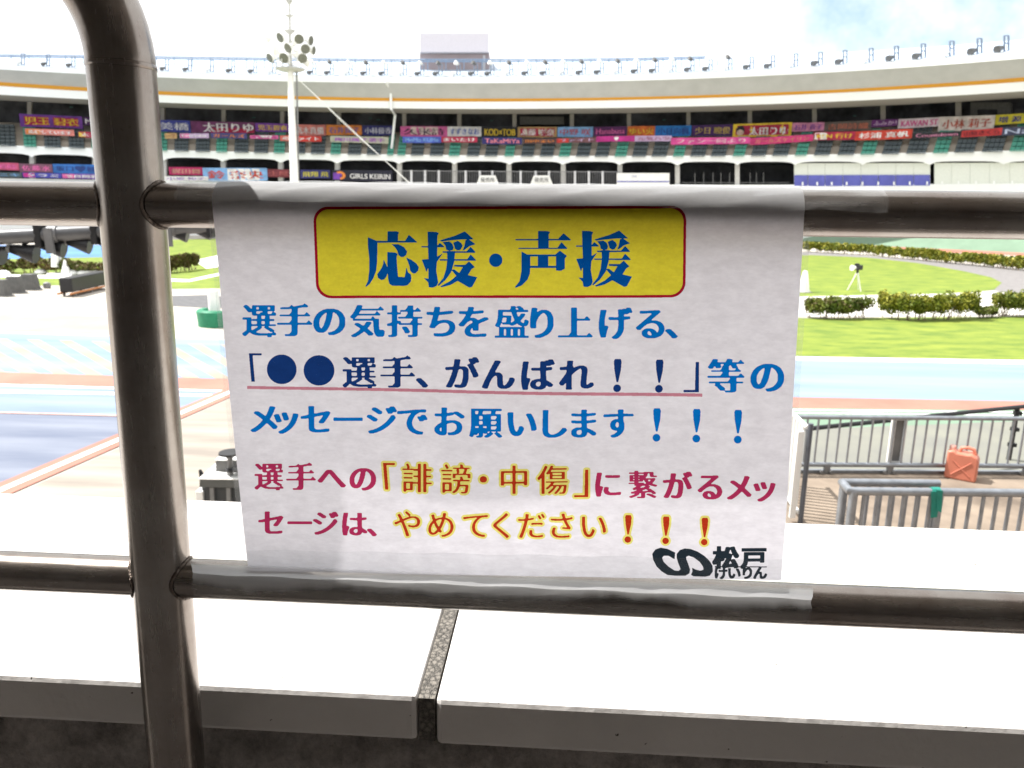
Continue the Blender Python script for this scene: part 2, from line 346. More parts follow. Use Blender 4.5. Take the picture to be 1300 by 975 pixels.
# far banked bend behind the right infield
def poly_fit(nodes, deg=3):
    xs = np.array([0, 330, 660, 990, 1300.])[:len(nodes)]; c = np.polyfit(xs, nodes, deg); return lambda x: float(np.polyval(c, x))
_dc = np.polyfit([-100, 0, 330, 620, 990, 1300, 1400], [86, 88, 93, 95, 88, 76, 71], 3)
DD = lambda x: float(np.polyval(_dc, min(max(x, -260), 1520)))
def bank(name, y0a, y0b, y1a, y1b, t0, t1, m_, lift=0):
    bb = MB(); vs = []; xs = range(860, 1501, 40)
    for x in xs:
        k = (x-1030)/270
        for a_, b_, t in ((y0a, y0b, t0), (y1a, y1b, t1)):
            y = a_+(b_-a_)*k; d0 = (G(x, 312+13*k)-C).dot(Fh); D = d0+(DD(x)-2-d0)*t if DD(x)-2 > d0 else d0+4*t
            p = P(x, y, D); p.z += lift; vs.append(p)
    n = len(vs)//2; bb.add(vs, [(2*i, 2*i+2, 2*i+3, 2*i+1) for i in range(n-1)]); return tag(bb.build(name, m_), kind='structure')
bank('red_bank_strip', 311, 328, 308, 321, 0, .12, M_red)
bank('banked_track', 308, 321, 278, 280, .12, 1, M_green)
bank('white_line', 305.5, 318, 304.3, 316.3, .25, .3, M_white, .05)
bank('white_line', 303, 312.5, 302, 311, .42, .46, M_white, .05)

# ------------------------------------------------------------------ far grandstand
XS = list(range(-180, 1481, 20))
L = dict(r0=poly_fit([71, 75, 77, 70, 50]), l1=poly_fit([82, 94, 96.5, 86.5, 64]), l2=poly_fit([88, 102.6, 105, 95.5, 74]),
         l3=poly_fit([104, 120.5, 125, 117, 98]), l4=poly_fit([109, 125, 128.5, 121, 103.5]), l5=poly_fit([120, 134.6, 137.5, 132, 115.5]),
         l6=poly_fit([127, 141, 143.5, 140, 124]), l7=poly_fit([144, 156, 160, 157, 146]), l8=poly_fit([161, 172, 173.5, 171, 158]),
         l10=poly_fit([184, 193.5, 197, 197, 190.5]), l11=poly_fit([197, 204.5, 208, 208, 207.5]), l12=poly_fit([226, 231.5, 233, 235, 232.5]))
base = P(660, 236, 97); base.z = 0
GS = thing('grandstand', 'long curved white two-tier grandstand with orange stripe under its roof, across the track', 'grandstand', base)
def ribbon(name, lines, m_, parent=GS, xs=XS, smooth=True):
    """lines = [(function of x giving photo y, or ('z', h), setback)]"""
    bb = MB(); rows = []
    for fn, s_ in lines:
        row = []
        for x in xs:
            if isinstance(fn, tuple): p = P(x, 250, DD(x)+s_); p.z = fn[1]
            else: p = P(x, fn(x), DD(x)+s_)
            row.append(p)
        rows.append(row)
    n = len(xs); vs = [p for r_ in rows for p in r_]
    bb.add(vs, [(j*n+i, (j+1)*n+i, (j+1)*n+i+1, j*n+i+1) for j in range(len(rows)-1) for i in range(n-1)])
    return bb.build(name, m_, parent, smooth, auto=30)
ribbon('roof', [(L['l1'], 0), (L['r0'], 13), (lambda x: L['r0'](x)+6, 16)], mat('roof_sheet', (.42, .49, .58), .5, var=.03, scale=.3))
ribbon('roof_edge', [(L['l2'], .15), (L['l2'], 0), (lambda x: L['l1'](x)+.6, 0), (L['l1'], .1)], M_stand)
ribbon('fascia', [(L['l2'], .15), (lambda x: (L['l2'](x)*.6+L['l3'](x)*.4), .7), (L['l3'], 1.5), (L['l3'], 1.55)], mat('fascia_grey', (.45, .455, .445), .7, var=.05, scale=.5))
ribbon('orange_stripe', [(L['l3'], 1.5), (L['l4'], 1.5)], mat('orange_stripe_paint', (.55, .25, .015), .6, var=.03))
ribbon('lower_fascia', [(L['l4'], 1.55), (lambda x: L['l5'](x), 1.7)], M_stand)
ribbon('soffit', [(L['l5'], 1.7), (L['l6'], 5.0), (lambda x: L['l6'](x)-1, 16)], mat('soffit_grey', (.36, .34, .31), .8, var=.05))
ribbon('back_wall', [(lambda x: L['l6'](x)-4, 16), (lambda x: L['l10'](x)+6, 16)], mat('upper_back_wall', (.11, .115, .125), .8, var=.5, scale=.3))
st = []
for k in range(7):
    t0, t1 = k/6, (k+1)/6
    f0 = lambda x, t=t0: L['l10'](x)+2+(L['l8'](x)-6-L['l10'](x)-2)*t
    st += [(f0, 3+6*t0), (lambda x, t=t0, t1=t1: f_s(x, t, t1), 3+6*t0)] if False else [(f0, 3+6*t0)]
ribbon('stepped_deck', st+[(lambda x: L['l8'](x)-5.8, 16)], M_beige, smooth=False)
ACOL = [-36, 40, 120, 208, 283, 356, 428, 507, 577, 646, 715, 787, 860, 936, 1010, 1095, 1180, 1275, 1380, 1480]
def arch(x):
    for a0, a1 in zip(ACOL, ACOL[1:]):
        if a0 <= x <= a1: t = (x-a0)/(a1-a0); return L['l11'](x)+1.6-4.6*math.sqrt(max(0, 1-(2*t-1)**4))*1.0
    return L['l11'](x)
XF = sorted(set(list(range(-180, 1481, 8))+ACOL))
ribbon('parapet', [(L['l10'], 2.9), (L['l10'], 2.5), (arch, 2.5), (arch, 3.2)], M_stand, xs=XF, smooth=False)
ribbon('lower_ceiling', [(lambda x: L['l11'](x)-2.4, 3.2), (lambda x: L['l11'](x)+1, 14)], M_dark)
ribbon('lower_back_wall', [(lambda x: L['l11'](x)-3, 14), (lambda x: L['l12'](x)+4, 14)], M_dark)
ribbon('base_wall', [(lambda x: L['l12'](x)+.8, 14), (L['l12'], 3.0), (('z', 0.0), 3.0)], M_stand, smooth=False)
def pbox(bb, x0, x1, y0, y1, s0, s1, skew=0, mi=0):
    """solid standing in the stand between photo columns x0..x1, rows y0 (top)..y1, setbacks s0..s1"""
    c = []
    for y, sk in ((y1, 0), (y0, skew)):
        f0, f1 = P(x0+sk, y, DD(x0)+s0), P(x1+sk, y, DD(x1)+s0); dv = Vector((f1.y-f0.y, f0.x-f1.x, 0)).normalized()
        if dv.dot(Fh) < 0: dv = -dv
        c += [f0, f1, f1+dv*(s1-s0), f0+dv*(s1-s0)]
    bb.hex(c, mi)
M_colu = mat('column_grey', (.40, .37, .33), .8, var=.06)
for x in (-40, 37, 121, 206, 283.5, 358, 430, 513, 583, 653, 726, 798.5, 874, 952, 1034, 1121, 1216.5, 1325, 1420):
    w = 5.0*95/DD(x)*(1+max(0, x-900)/1600); bb = MB(); pbox(bb, x-w/2, x+w/2, L['l6'](x)-1, L['l8'](x)-2, 9.6, 10.2); bb.build('upper_column', M_colu, GS)
for x in ACOL:
    if x < 1000: bb = MB(); pbox(bb, x-3, x+3, L['l11'](x)-2, L['l12'](x)+1, 3.4, 4.1); bb.build('lower_column', mat('lower_column_paint', (.55, .54, .52), .7), GS)
SEATS = [('G', -62, -46), ('D', -36, -17), ('D', -6, 20), ('G', 30, 46), ('D', 56, 77), ('D', 87, 107), ('G', 116, 131), ('D', 140, 159), ('D', 168, 187), ('G', 197, 212), ('D', 221, 239), ('D', 248, 266), ('G', 274, 288), ('D', 297, 315), ('D', 322, 340), ('G', 347, 361),
  ('D', 370, 387), ('D', 394, 412), ('G', 419, 432), ('D', 441, 458), ('D', 465, 483), ('G', 491, 499), ('G', 504, 514), ('D', 521, 537), ('D', 545, 562), ('G', 569, 583), ('D', 592, 608), ('D', 615, 631), ('G', 640, 652), ('D', 661, 677), ('D', 685, 702), ('G', 709, 723),
  ('D', 731, 748), ('D', 755, 772), ('G', 780, 795), ('D', 802, 820), ('D', 827, 846), ('G', 854, 868), ('D', 876, 895), ('D', 902, 921), ('G', 930, 945), ('D', 953, 972), ('D', 980, 1000), ('G', 1009, 1024), ('D', 1033, 1053), ('D', 1063, 1084), ('G', 1092, 1110),
  ('D', 1119, 1141), ('D', 1150, 1175), ('G', 1184, 1203), ('D', 1211, 1236), ('D', 1246, 1272), ('G', 1281, 1302), ('D', 1312, 1338), ('D', 1350, 1377)]
M_seat = {'G': mat('green_seat_plastic', (.05, .27, .20), .45, var=.1, scale=2), 'D': mat('dark_seat_plastic', (.055, .075, .085), .45, var=.15, scale=2)}
for k, x0, x1 in SEATS:
    bb = MB(); n = 3 if k == 'G' else 4; xm = (x0+x1)/2; ya, yb = L['l10'](xm)+1.5, L['l8'](xm)-4; sk = -2+14*xm/1300
    for r_ in range(6):
        t = r_/6; y1 = ya+(yb-ya)*t; y0 = ya+(yb-ya)*(t+.155); s_ = 3.2+6*t; w = (x1-x0)/n
        for j in range(n):
            a0 = x0+sk*t+w*j+.05*w; a1 = a0+.9*w; rise = 0
            pbox(bb, a0, a1, y0, y1-.2, s_-.6, s_-.45, sk*.15)      # back
            pbox(bb, a0, a1, y1-1.2, y1-.5, s_-1.05, s_-.6)                  # pan
    t0_ = [P(a_, ya+.5, DD(a_)+2.75) for a_ in (x0+.5, x1-.5)]; t1_ = [P(a_+sk, yb-.5, DD(a_)+8.75) for a_ in (x0+.5, x1-.5)]; dn = UP*.25
    bb.hex([t0_[0]-dn, t0_[1]-dn, t1_[1]-dn, t1_[0]-dn, t0_[0], t0_[1], t1_[1], t1_[0]])     # plinth that carries the rows
    bb.build('seat_block', M_seat[k], GS)
# lower storey front: balustrade, shutters, little posts
bb = MB()
for x in range(508, 785, 4):
    pbox(bb, x, x+4.05, L['l11'](x)+9.5, L['l11'](x)+10.3, 3.1, 3.2)
for i, x in enumerate(range(509, 785, 3)): pbox(bb, x, x+.45, L['l11'](x)+10, L['l12'](x)+.3, 3.12, 3.16)
bb.build('balustrade', mat('balustrade_grey', (.28, .28, .29), .5, .5), GS)
for x in (522, 539.5, 557, 591, 609, 625, 661, 680, 697, 730, 747.5, 765):
    bb = MB(); pbox(bb, x-1.3, x+1.3, L['l11'](x)+9, L['l12'](x)+.4, 2.95, 3.25); bb.build('balustrade_post', mat('post_white', (.62, .62, .64), .6), GS)
M_shut = mat('pale_shutter', (.66, .69, .64), .45, var=.03); M_shb = mat('blue_shutter_band', (.10, .11, .42), .4, var=.1, scale=1)
pb = [1008, 1025.5, 1047.5, 1070, 1093, 1115, 1137, 1160, 1181, None, 1186, 1208, 1231.5, 1256.5, 1282, 1308, 1335, 1362]
for a0, a1 in zip(pb, pb[1:]):
    if a0 is None or a1 is None: continue
    xm = (a0+a1)/2; bb = MB(); pbox(bb, a0+.12, a1-.12, L['l11'](xm)-1, L['l12'](xm)+1.5, 3.1, 3.3); w = bb.build('shutter_panel', M_shut, GS)
    if a1 < 1183:
        bb = MB(); pbox(bb, a0+.4, a1-.4, L['l11'](xm)+14.2, L['l12'](xm)+2, 2.98, 3.07); o = bb.build('blue_band', M_shb, GS)
for x in (1019, 1037.5, 1056, 1075, 1095, 1115, 1135, 1155, 1177, 1196, 1217, 1239, 1262, 1285):
    bb = MB(); pbox(bb, x-1, x+1, L['l12'](x)-3.4, L['l12'](x)+1, 2.6, 2.75); bb.build('barrier_post', M_stand, GS)
bb = MB()                                       # lattice seen in the dark bays
for x in (882, 893, 905, 915, 926, 952, 960, 969): pbox(bb, x, x+.6, L['l11'](x)+11, L['l12'](x), 3.5, 3.55)
for x in range(866, 1000, 4): pbox(bb, x, x+4.05, L['l12'](x)-3, L['l12'](x)-2.4, 3.4, 3.45)
bb.build('window_frames', M_grey, GS)
for x, y in ((90, 136), (322, 149), (480, 152), (470, 150), (624, 153), (843, 152), (1085, 147), (1195, 149), (1255, 138), (1248, 137), (692, 151), (712, 151)): bb = MB(); pbox(bb, x-2, x+2, y-.5, y+.5, 14, 14.2); bb.build('exit_sign', mat('dim_green_plastic', (.10, .28, .24), .5), GS)
for v in ((1232, 1283, 130, 147), (660, 716, 148, 158)): bb = MB(); pbox(bb, *v, 13, 15); bb.build('kiosk_wall', mat('kiosk_grey', (.22, .22, .20), .8), GS)
for v in ((1241, 1266, 139, 147), (1288, 1310, 138, 146)): bb = MB(); pbox(bb, *v, 12.7, 12.9); bb.build('kiosk_window', M_dark, GS)
bb = MB(); bb.tube([P(489, 103, DD(490)-.2), P(496, 114, DD(490)+1.2), P(496.5, 138, DD(490)+1.3), P(501.5, 146, DD(490)+4.5), P(497, 190, DD(490)+4.2)], .16, 8); bb.build('downpipe', M_stand, GS)
bb = MB()                                        # railing along the roof edge
for y_ in (-.4, 2.0):
    pts = [P(x, L['r0'](x)+y_-1, DD(x)+4.4) for x in range(-180, 930, 30)]; bb.tube(pts, .09, 6)
for x in range(-170, 930, 23): bb.tube([P(x, L['r0'](x)-1.4, DD(x)+4.4), P(x, L['l1'](x)-1.5, DD(x)+4.2)], .06, 5)
bb.build('roof_railing', mat('pale_blue_rail', (.22, .30, .42), .5), GS)

# small floodlights along the roof edge
LX = [25, 57, 89, 118, 208, 237, 265, 292, 320, 344, 395, 417, 441, 463, 486, 510, 532, 555, 578, 600, 621, 645, 668, 691, 714, 737, 760, 783, 807, 830, 852, 875, 898, 923, 950, 977, 1006, 1037, 1068, 1101, 1133, 1167, 1203, 1238, 1272, 1304]
ORD = 'first second third fourth fifth sixth seventh eighth ninth tenth eleventh twelfth thirteenth fourteenth fifteenth sixteenth seventeenth eighteenth nineteenth twentieth'.split()
M_lb = mat('lamp_bracket_blue_grey', (.22, .27, .36), .5, .3); M_lh = mat('lamp_head_grey', (.13, .13, .13), .5, .4); M_lw = mat('lamp_head_white', (.72, .72, .70), .5)
rest = [x for x in LX if not (25 <= x <= 118)]
for i, x in enumerate(LX):
    D = DD(x)+.8; yb = L['l1'](x)+.5; k = 1+max(0, x-900)/1000
    p = P(x, yb, D); rel = lambda dx, dy, dd=0.: P(x+dx, yb+dy, D+dd)-p
    if x < 150: lab = 'roof-edge floodlight left of the steel post, %s from the left' % ORD[i]
    elif x < 366: lab = 'roof-edge floodlight between steel post and floodlight mast, %s of six' % ORD[LX.index(x)-4]
    elif x > 940: lab = 'roof-edge floodlight on the rail-less right end of the roof, %s from the right' % ORD[len(LX)-1-i]
    elif x < 530: lab = 'roof-edge floodlight between floodlight mast and pink rooftop building, %s from mast' % ORD[i-10]
    elif x < 625: lab = 'roof-edge floodlight in front of pink rooftop building, %s from its left' % ORD[i-16]
    else: lab = 'roof-edge floodlight right of pink rooftop building, %s from that building' % ORD[i-21]
    t = thing('roof_floodlight', lab, 'floodlight', p, 'floodlights along the grandstand roof edge')
    def part(name, mb, m_): o = mb.build(name, m_); o.parent = t; return o
    bb = MB()
    for dx in (2.2*k, 6.2*k): bb.tube([rel(dx, 1), rel(dx, -16*k)], 0.07*k, 6)
    for dy in (-2, -9*k, -16*k): bb.tube([rel(2.2*k, dy), rel(6.2*k, dy)], .05*k, 6)
    bb.tube([rel(2*k, -4*k), rel(-2*k, -4.5*k)], .04*k, 6); part('bracket', bb, M_lb)
    bb = MB(); a = rel(1.5*k, -5.5*k); e = rel(-5*k, -3*k, -.3); ax = (e-a); n = ax.length
    bb.lathe(a, ax, [(0, .08*k), (n*.3, .16*k), (n*.75, .26*k), (n, .27*k), (n*.97, .2*k)], 10); part('lamp_head', bb, M_lw if i % 3 == 0 else M_lh)
    if x < 930 and x > 330:
        bb = MB(); a = rel(4.5, -15.5); e = rel(-.5, -18.5, -.3); ax = e-a; n = ax.length; bb.lathe(a, ax, [(0, .06), (n*.4, .2), (n, .24), (n*.96, .16)], 10); part('upper_lamp', bb, M_lh if i % 2 else M_lw)

# rooftop building beyond
D = DD(577)+5.2; p = P(577, 95, D); TB = thing('tower_block', 'pinkish grey building with a pale billboard on top, standing on the grandstand roof', 'building', p)
def pb2(bb, x0, x1, y0, y1, D0, dep, z0=None):
    c = []
    for y in (y1, y0):
        f0, f1 = P(x0, y, D0), P(x1, y, D0)
        if y == y1 and z0 is not None: f0.z = f1.z = z0
        c += [f0, f1, f1+Fh*dep, f0+Fh*dep]
    bb.hex(c)
bb = MB(); pb2(bb, 533, 621, 67, 96, D, 8); bb.build('wall', mat('pinkish_tile', (.36, .30, .31), .8, var=.06, scale=.4), TB)
bb = MB(); pb2(bb, 533, 620.5, 42, 66, D-.6, .5); bb.build('billboard', mat('pale_billboard', (.60, .57, .62), .6, var=.03), TB)
bb = MB()
for x in (540, 577, 614): pb2(bb, x, x+1, 43, 70, D+.5, .3)
pb2(bb, 533, 621, 66, 67.2, D-.4, 1); pb2(bb, 613, 616, 70, 95, D-.25, .25); bb.build('billboard_frame', mat('pale_frame', (.5, .5, .53), .6), TB)

# ------------------------------------------------------------------ banners
def hsv(*c): return c
_bm = {}
def cmat(kind, c):
    key = (kind, c)
    if key not in _bm: _bm[key] = mat('%s_cloth_%02d' % (kind, len(_bm)), c, .75, var=.18, scale=1.3)
    return _bm[key]
PUR, MAG, PNK, RED, CRI, ORA, YEL, WHT, NAV, BLU, SKY, BLK, GRN, BGE, SAL, LIL, TAN = (.17, .05, .30), (.45, .03, .22), (.62, .12, .32), (.50, .04, .03), (.38, .02, .06), (.62, .20, .04), (.72, .50, .04), (.72, .70, .70), (.03, .03, .14), (.03, .11, .42), (.20, .38, .66), (.02, .02, .025), (.12, .16, .10), (.42, .42, .33), (.62, .20, .17), (.50, .36, .55), (.45, .28, .12)
#   x0  x1  ytop_left ytop_right height setback  bg  second  fg  text  label
BN = [
 (24, 104, 144.2, 148, 16.2, 7.2, PUR, CRI, YEL, '児玉 碧衣', 'long purple banner with maroon panels and yellow writing, left of steel post'),
 (106, 131, 148.5, 149.5, 10, 7.2, (.07,.02,.10), None, WHT, 'MaiL', 'short dark purple banner with white script, touching the left side of steel post'),
 (31, 94, 163, 165, 7.5, 4.3, SAL, ORA, WHT, '応援しています', 'narrow salmon banner hung under the long purple banner'),
 (99, 128, 167, 168, 7, 4.3, CRI, YEL, WHT, '太三', 'narrow red banner with yellow end, low beside the left edge of steel post'),
 (198, 241, 152, 153, 15.5, 7.2, (.05,.06,.28), None, WHT, '美橋', 'blue banner with white brush writing, right beside steel post'),
 (242, 323, 153.5, 155.5, 14.5, 7.2, (.16,.04,.12), CRI, WHT, '太田りゆ', 'plum and crimson banner with four large white characters, upper stand left'),
 (324, 367, 156, 157, 10.5, 7.2, PUR, None, YEL, '児玉碧衣', 'violet banner with yellow characters left of the floodlight mast'),
 (372, 413, 158, 158.5, 14, 7.2, SAL, None, WHT, '高木真備', 'salmon banner with white characters right of the floodlight mast'),
 (414, 459, 158.3, 159, 13, 7.2, ORA, None, (.12,.12,.35), '石井寛子', 'orange banner with dark blue characters crossed by the guy wire'),
 (460, 499, 159, 159.6, 12.5, 7.2, NAV, None, (.5,.5,.58), '小林優香', 'navy banner with pale characters left of the downpipe'),
 (209, 224, 169, 169, 7, 4.3, TAN, None, (.2,.05,.05), '一丁', 'tiny ochre banner under the blue brush writing banner'),
 (228, 265, 169.3, 169.5, 6, 4.3, LIL, PNK, WHT, 'Everyday', 'thin lilac and pink banner below the plum banner'),
 (267, 313, 168.5, 169, 7, 4.3, (.05,.05,.16), None, ORA, 'ガールズ', 'dark blue banner with orange characters above green seats'),
 (317, 353, 171.5, 172, 4.5, 4.3, PNK, WHT, MAG, 'がんばれ', 'very thin pale pink banner left of the floodlight mast'),
 (355, 408, 172, 172.8, 7, 4.3, RED, SAL, WHT, 'のファイト', 'red banner with white writing passing behind the floodlight mast'),
 (419, 493, 172.5, 174, 8.2, 4.3, BGE, None, (.33,.12,.42), '梅川風子選手', 'beige-green banner with purple writing under the orange banner'),
 (508, 568, 160.2, 160.5, 13, 7.2, PNK, (.66,.52,.48), (.05,.03,.06), '久米詩', 'pink and orange banner with bold black characters right of the downpipe'),
 (568, 611, 160.5, 161, 12.5, 7.2, WHT, None, (.08,.14,.45), 'すずきなお', 'white banner with blue hiragana in the middle of the stand'),
 (612, 657, 160.8, 161.4, 13, 7.2, BLK, None, YEL, 'KOD×TOB', 'black banner with bold yellow letters'),
 (657, 707, 161.2, 161, 13.5, 7.2, TAN, CRI, WHT, '遠藤 咲奈', 'maroon banner with golden frame and white characters'),
 (708, 753, 161.2, 160.8, 13, 7.2, SKY, None, (.42,.08,.10), '中野 咲', 'light blue banner with red characters'),
 (754, 796, 161, 160.4, 11.5, 7.2, (.09,.02,.10), None, PNK, 'Hanabusa', 'dark purple banner with pink script between light blue and orange banners'),
 (797, 832, 160.3, 159.8, 12.2, 7.2, (.60,.14,.03), None, YEL, 'ゆい火', 'short orange-red banner with yellow writing, left of the plain blue banner'),
 (832, 878, 159.8, 159, 13, 7.2, (.02,.16,.48), None, (.02,.06,.24), '小日向楓', 'bright blue banner with darker blue writing'),
 (879, 931, 159, 157.6, 14, 7.2, (.06,.02,.11), None, (.50,.36,.10), '少日 瞳俊', 'dark violet banner with gold characters'),
 (931, 1006, 157.6, 155, 17, 7.0, YEL, CRI, WHT, '太田りゆ', 'crimson banner with yellow frame, small drawn head and white characters'),
 (1006, 1047, 156, 155.2, 11, 7.2, (.58,.22,.36), None, PUR, '石井 貴子', 'plain pink banner with faint purple writing, right of yellow framed banner'),
 (511, 560, 173.2, 173.5, 7.8, 4.3, (.07,.11,.46), None, SKY, 'MoMo KUMe', 'royal blue banner with light blue letters under the pink and orange banner'),
 (560, 606, 173.4, 173.6, 7, 4.3, CRI, None, WHT, 'まいたけ', 'crimson banner with white writing under the white hiragana banner'),
 (612, 663, 174, 174.8, 8.6, 4.3, NAV, None, (.65,.20,.26), 'TaKaMiYa', 'navy banner with rosy writing and pale triangle under the black banner'),
 (664, 706, 176, 176, 6, 4.3, (.10,.05,.05), None, ORA, '田中まい', 'dark brown banner with orange writing under the golden framed banner'),
 (706, 757, 175.4, 174, 6.6, 4.3, (.16,.07,.08), RED, LIL, 'ファイト', 'grey and red banner above a green seat block, under the light blue banner'),
 (757, 806, 173, 172.2, 7.2, 4.3, MAG, None, WHT, '♥', 'magenta banner with a white heart'),
 (806, 853, 172.4, 172.2, 7.2, 4.3, LIL, None, (.3,.1,.15), '元気ハツ', 'lilac banner with mixed coloured writing under the bright blue banner'),
 (852, 953, 175, 174, 8.4, 4.3, (.62,.07,.28), None, (.7,.42,.5), 'ファン一同より', 'very long hot pink banner under the gold lettered violet banner'),
 (953, 1033, 175.5, 170.5, 8.4, 4.3, (.56,.04,.17), None, SAL, 'ガールズケイリン', 'long raspberry pink banner under the yellow framed banner'),
 (1047, 1107, 155.2, 152.6, 12.5, 7.2, (.13,.105,.095), None, (.52,.16,.10), '吉岡詩織', 'grey-brown banner with red-orange characters'),
 (1107, 1141, 152.4, 151, 8.8, 7.2, (.13,.03,.16), None, (.62,.45,.62), 'ふみか！', 'small purple banner with white hiragana, upper row right'),
 (1141, 1195, 151.2, 148.6, 11.6, 7.2, (.68,.58,.62), None, (.60,.08,.26), 'KAWAN ST', 'white and pink banner with pink capital letters'),
 (1193, 1264, 148.5, 146, 18, 7.0, (.70,.62,.58), None, (.46,.10,.07), '小林 莉子', 'large white banner with red-brown characters, upper row right'),
 (1264, 1332, 146, 142, 12.6, 7.2, (.68,.58,.05), None, (.05,.05,.24), '増 源 ガー', 'yellow banner with navy characters at right edge of photo'),
 (1034, 1086, 168, 166.6, 10, 4.3, CRI, WHT, YEL, 'RSN 行け', 'white and maroon banner with yellow writing'),
 (1086, 1159, 167, 163.4, 11.4, 4.3, (.52,.05,.03), None, WHT, '杉浦 真帆', 'bright red banner with bold white characters, lower row right'),
 (1159, 1221, 169, 166.5, 6.6, 4.3, BLK, None, (.66,.25,.40), 'Countdown', 'thin black banner with pink script'),
 (1221, 1273, 166, 162, 8.6, 4.3, (.46,.04,.04), None, (.10,.01,.02), '山原さくら', 'plain red banner with dark writing, near right edge of photo'),
 (1273, 1330, 162.4, 158.8, 10, 4.3, (.05,.055,.10), None, (.45,.5,.66), 'Nao', 'slate banner with blue-white script under the yellow banner'),
 (-20, 23, 206, 207, 9, 2.3, (.46,.08,.16), None, PNK, '尾崎睦', 'rose red banner on lower tier at left edge of photo'),
 (24, 66, 207.5, 208.5, 11, 2.3, (.16,.07,.11), None, PNK, '佐藤水', 'dark mauve banner with pink writing on lower tier left'),
 (66, 124, 208, 209, 11.6, 2.3, (.03,.13,.40), None, (.02,.05,.2), '坂口♥楓', 'blue banner with pale heart and dark characters on lower tier left'),
 (-20, 27, 218.5, 219, 6, 2.1, (.06,.09,.10), None, SKY, 'アニキ', 'dark banner with light blue marks, lowest row at left edge'),
 (28, 77, 219, 220, 6.4, 2.1, (.06,.06,.34), MAG, WHT, 'クラミ', 'royal blue and magenta banner on lowest row left'),
 (78, 128, 220.4, 221, 6.4, 2.1, (.18,.09,.35), PNK, WHT, '奈良岡彩', 'violet and pink banner on lowest row beside steel post'),
 (214, 257, 212, 212.4, 10.2, 2.3, (.38,.02,.10), None, (.5,.25,.2), '梶田舞', 'crimson banner on lower tier right beside steel post'),
 (257, 339, 213, 213.4, 16.5, 2.3, SKY, WHT, (.52,.06,.04), '鈴 奈央', 'pale blue and white banner with red characters on lower tier'),
 (207, 264, 223.6, 224, 5.6, 1.9, WHT, None, (.26,.16,.42), '小坂 知子', 'white strip banner with purple writing on lowest row right beside steel post'),
 (339, 367, 214.6, 215, 10, 2.3, (.15,.03,.04), None, (.38,.1,.1), '土屋', 'dark red banner left of the floodlight mast on lower tier'),
 (381, 419, 215.4, 215.8, 11, 2.3, NAV, None, (.48,.42,.06), '飛翔 飛', 'navy banner with yellow characters right of floodlight mast on lower tier'),
 (421, 498, 215.6, 216.4, 13.8, 2.3, (.015,.015,.03), None, WHT, 'GIRLS KEIRIN', 'black banner with swirl emblem and white lettering GIRLS KEIRIN'),
]
GT = 'supporters banners hung on the grandstand'
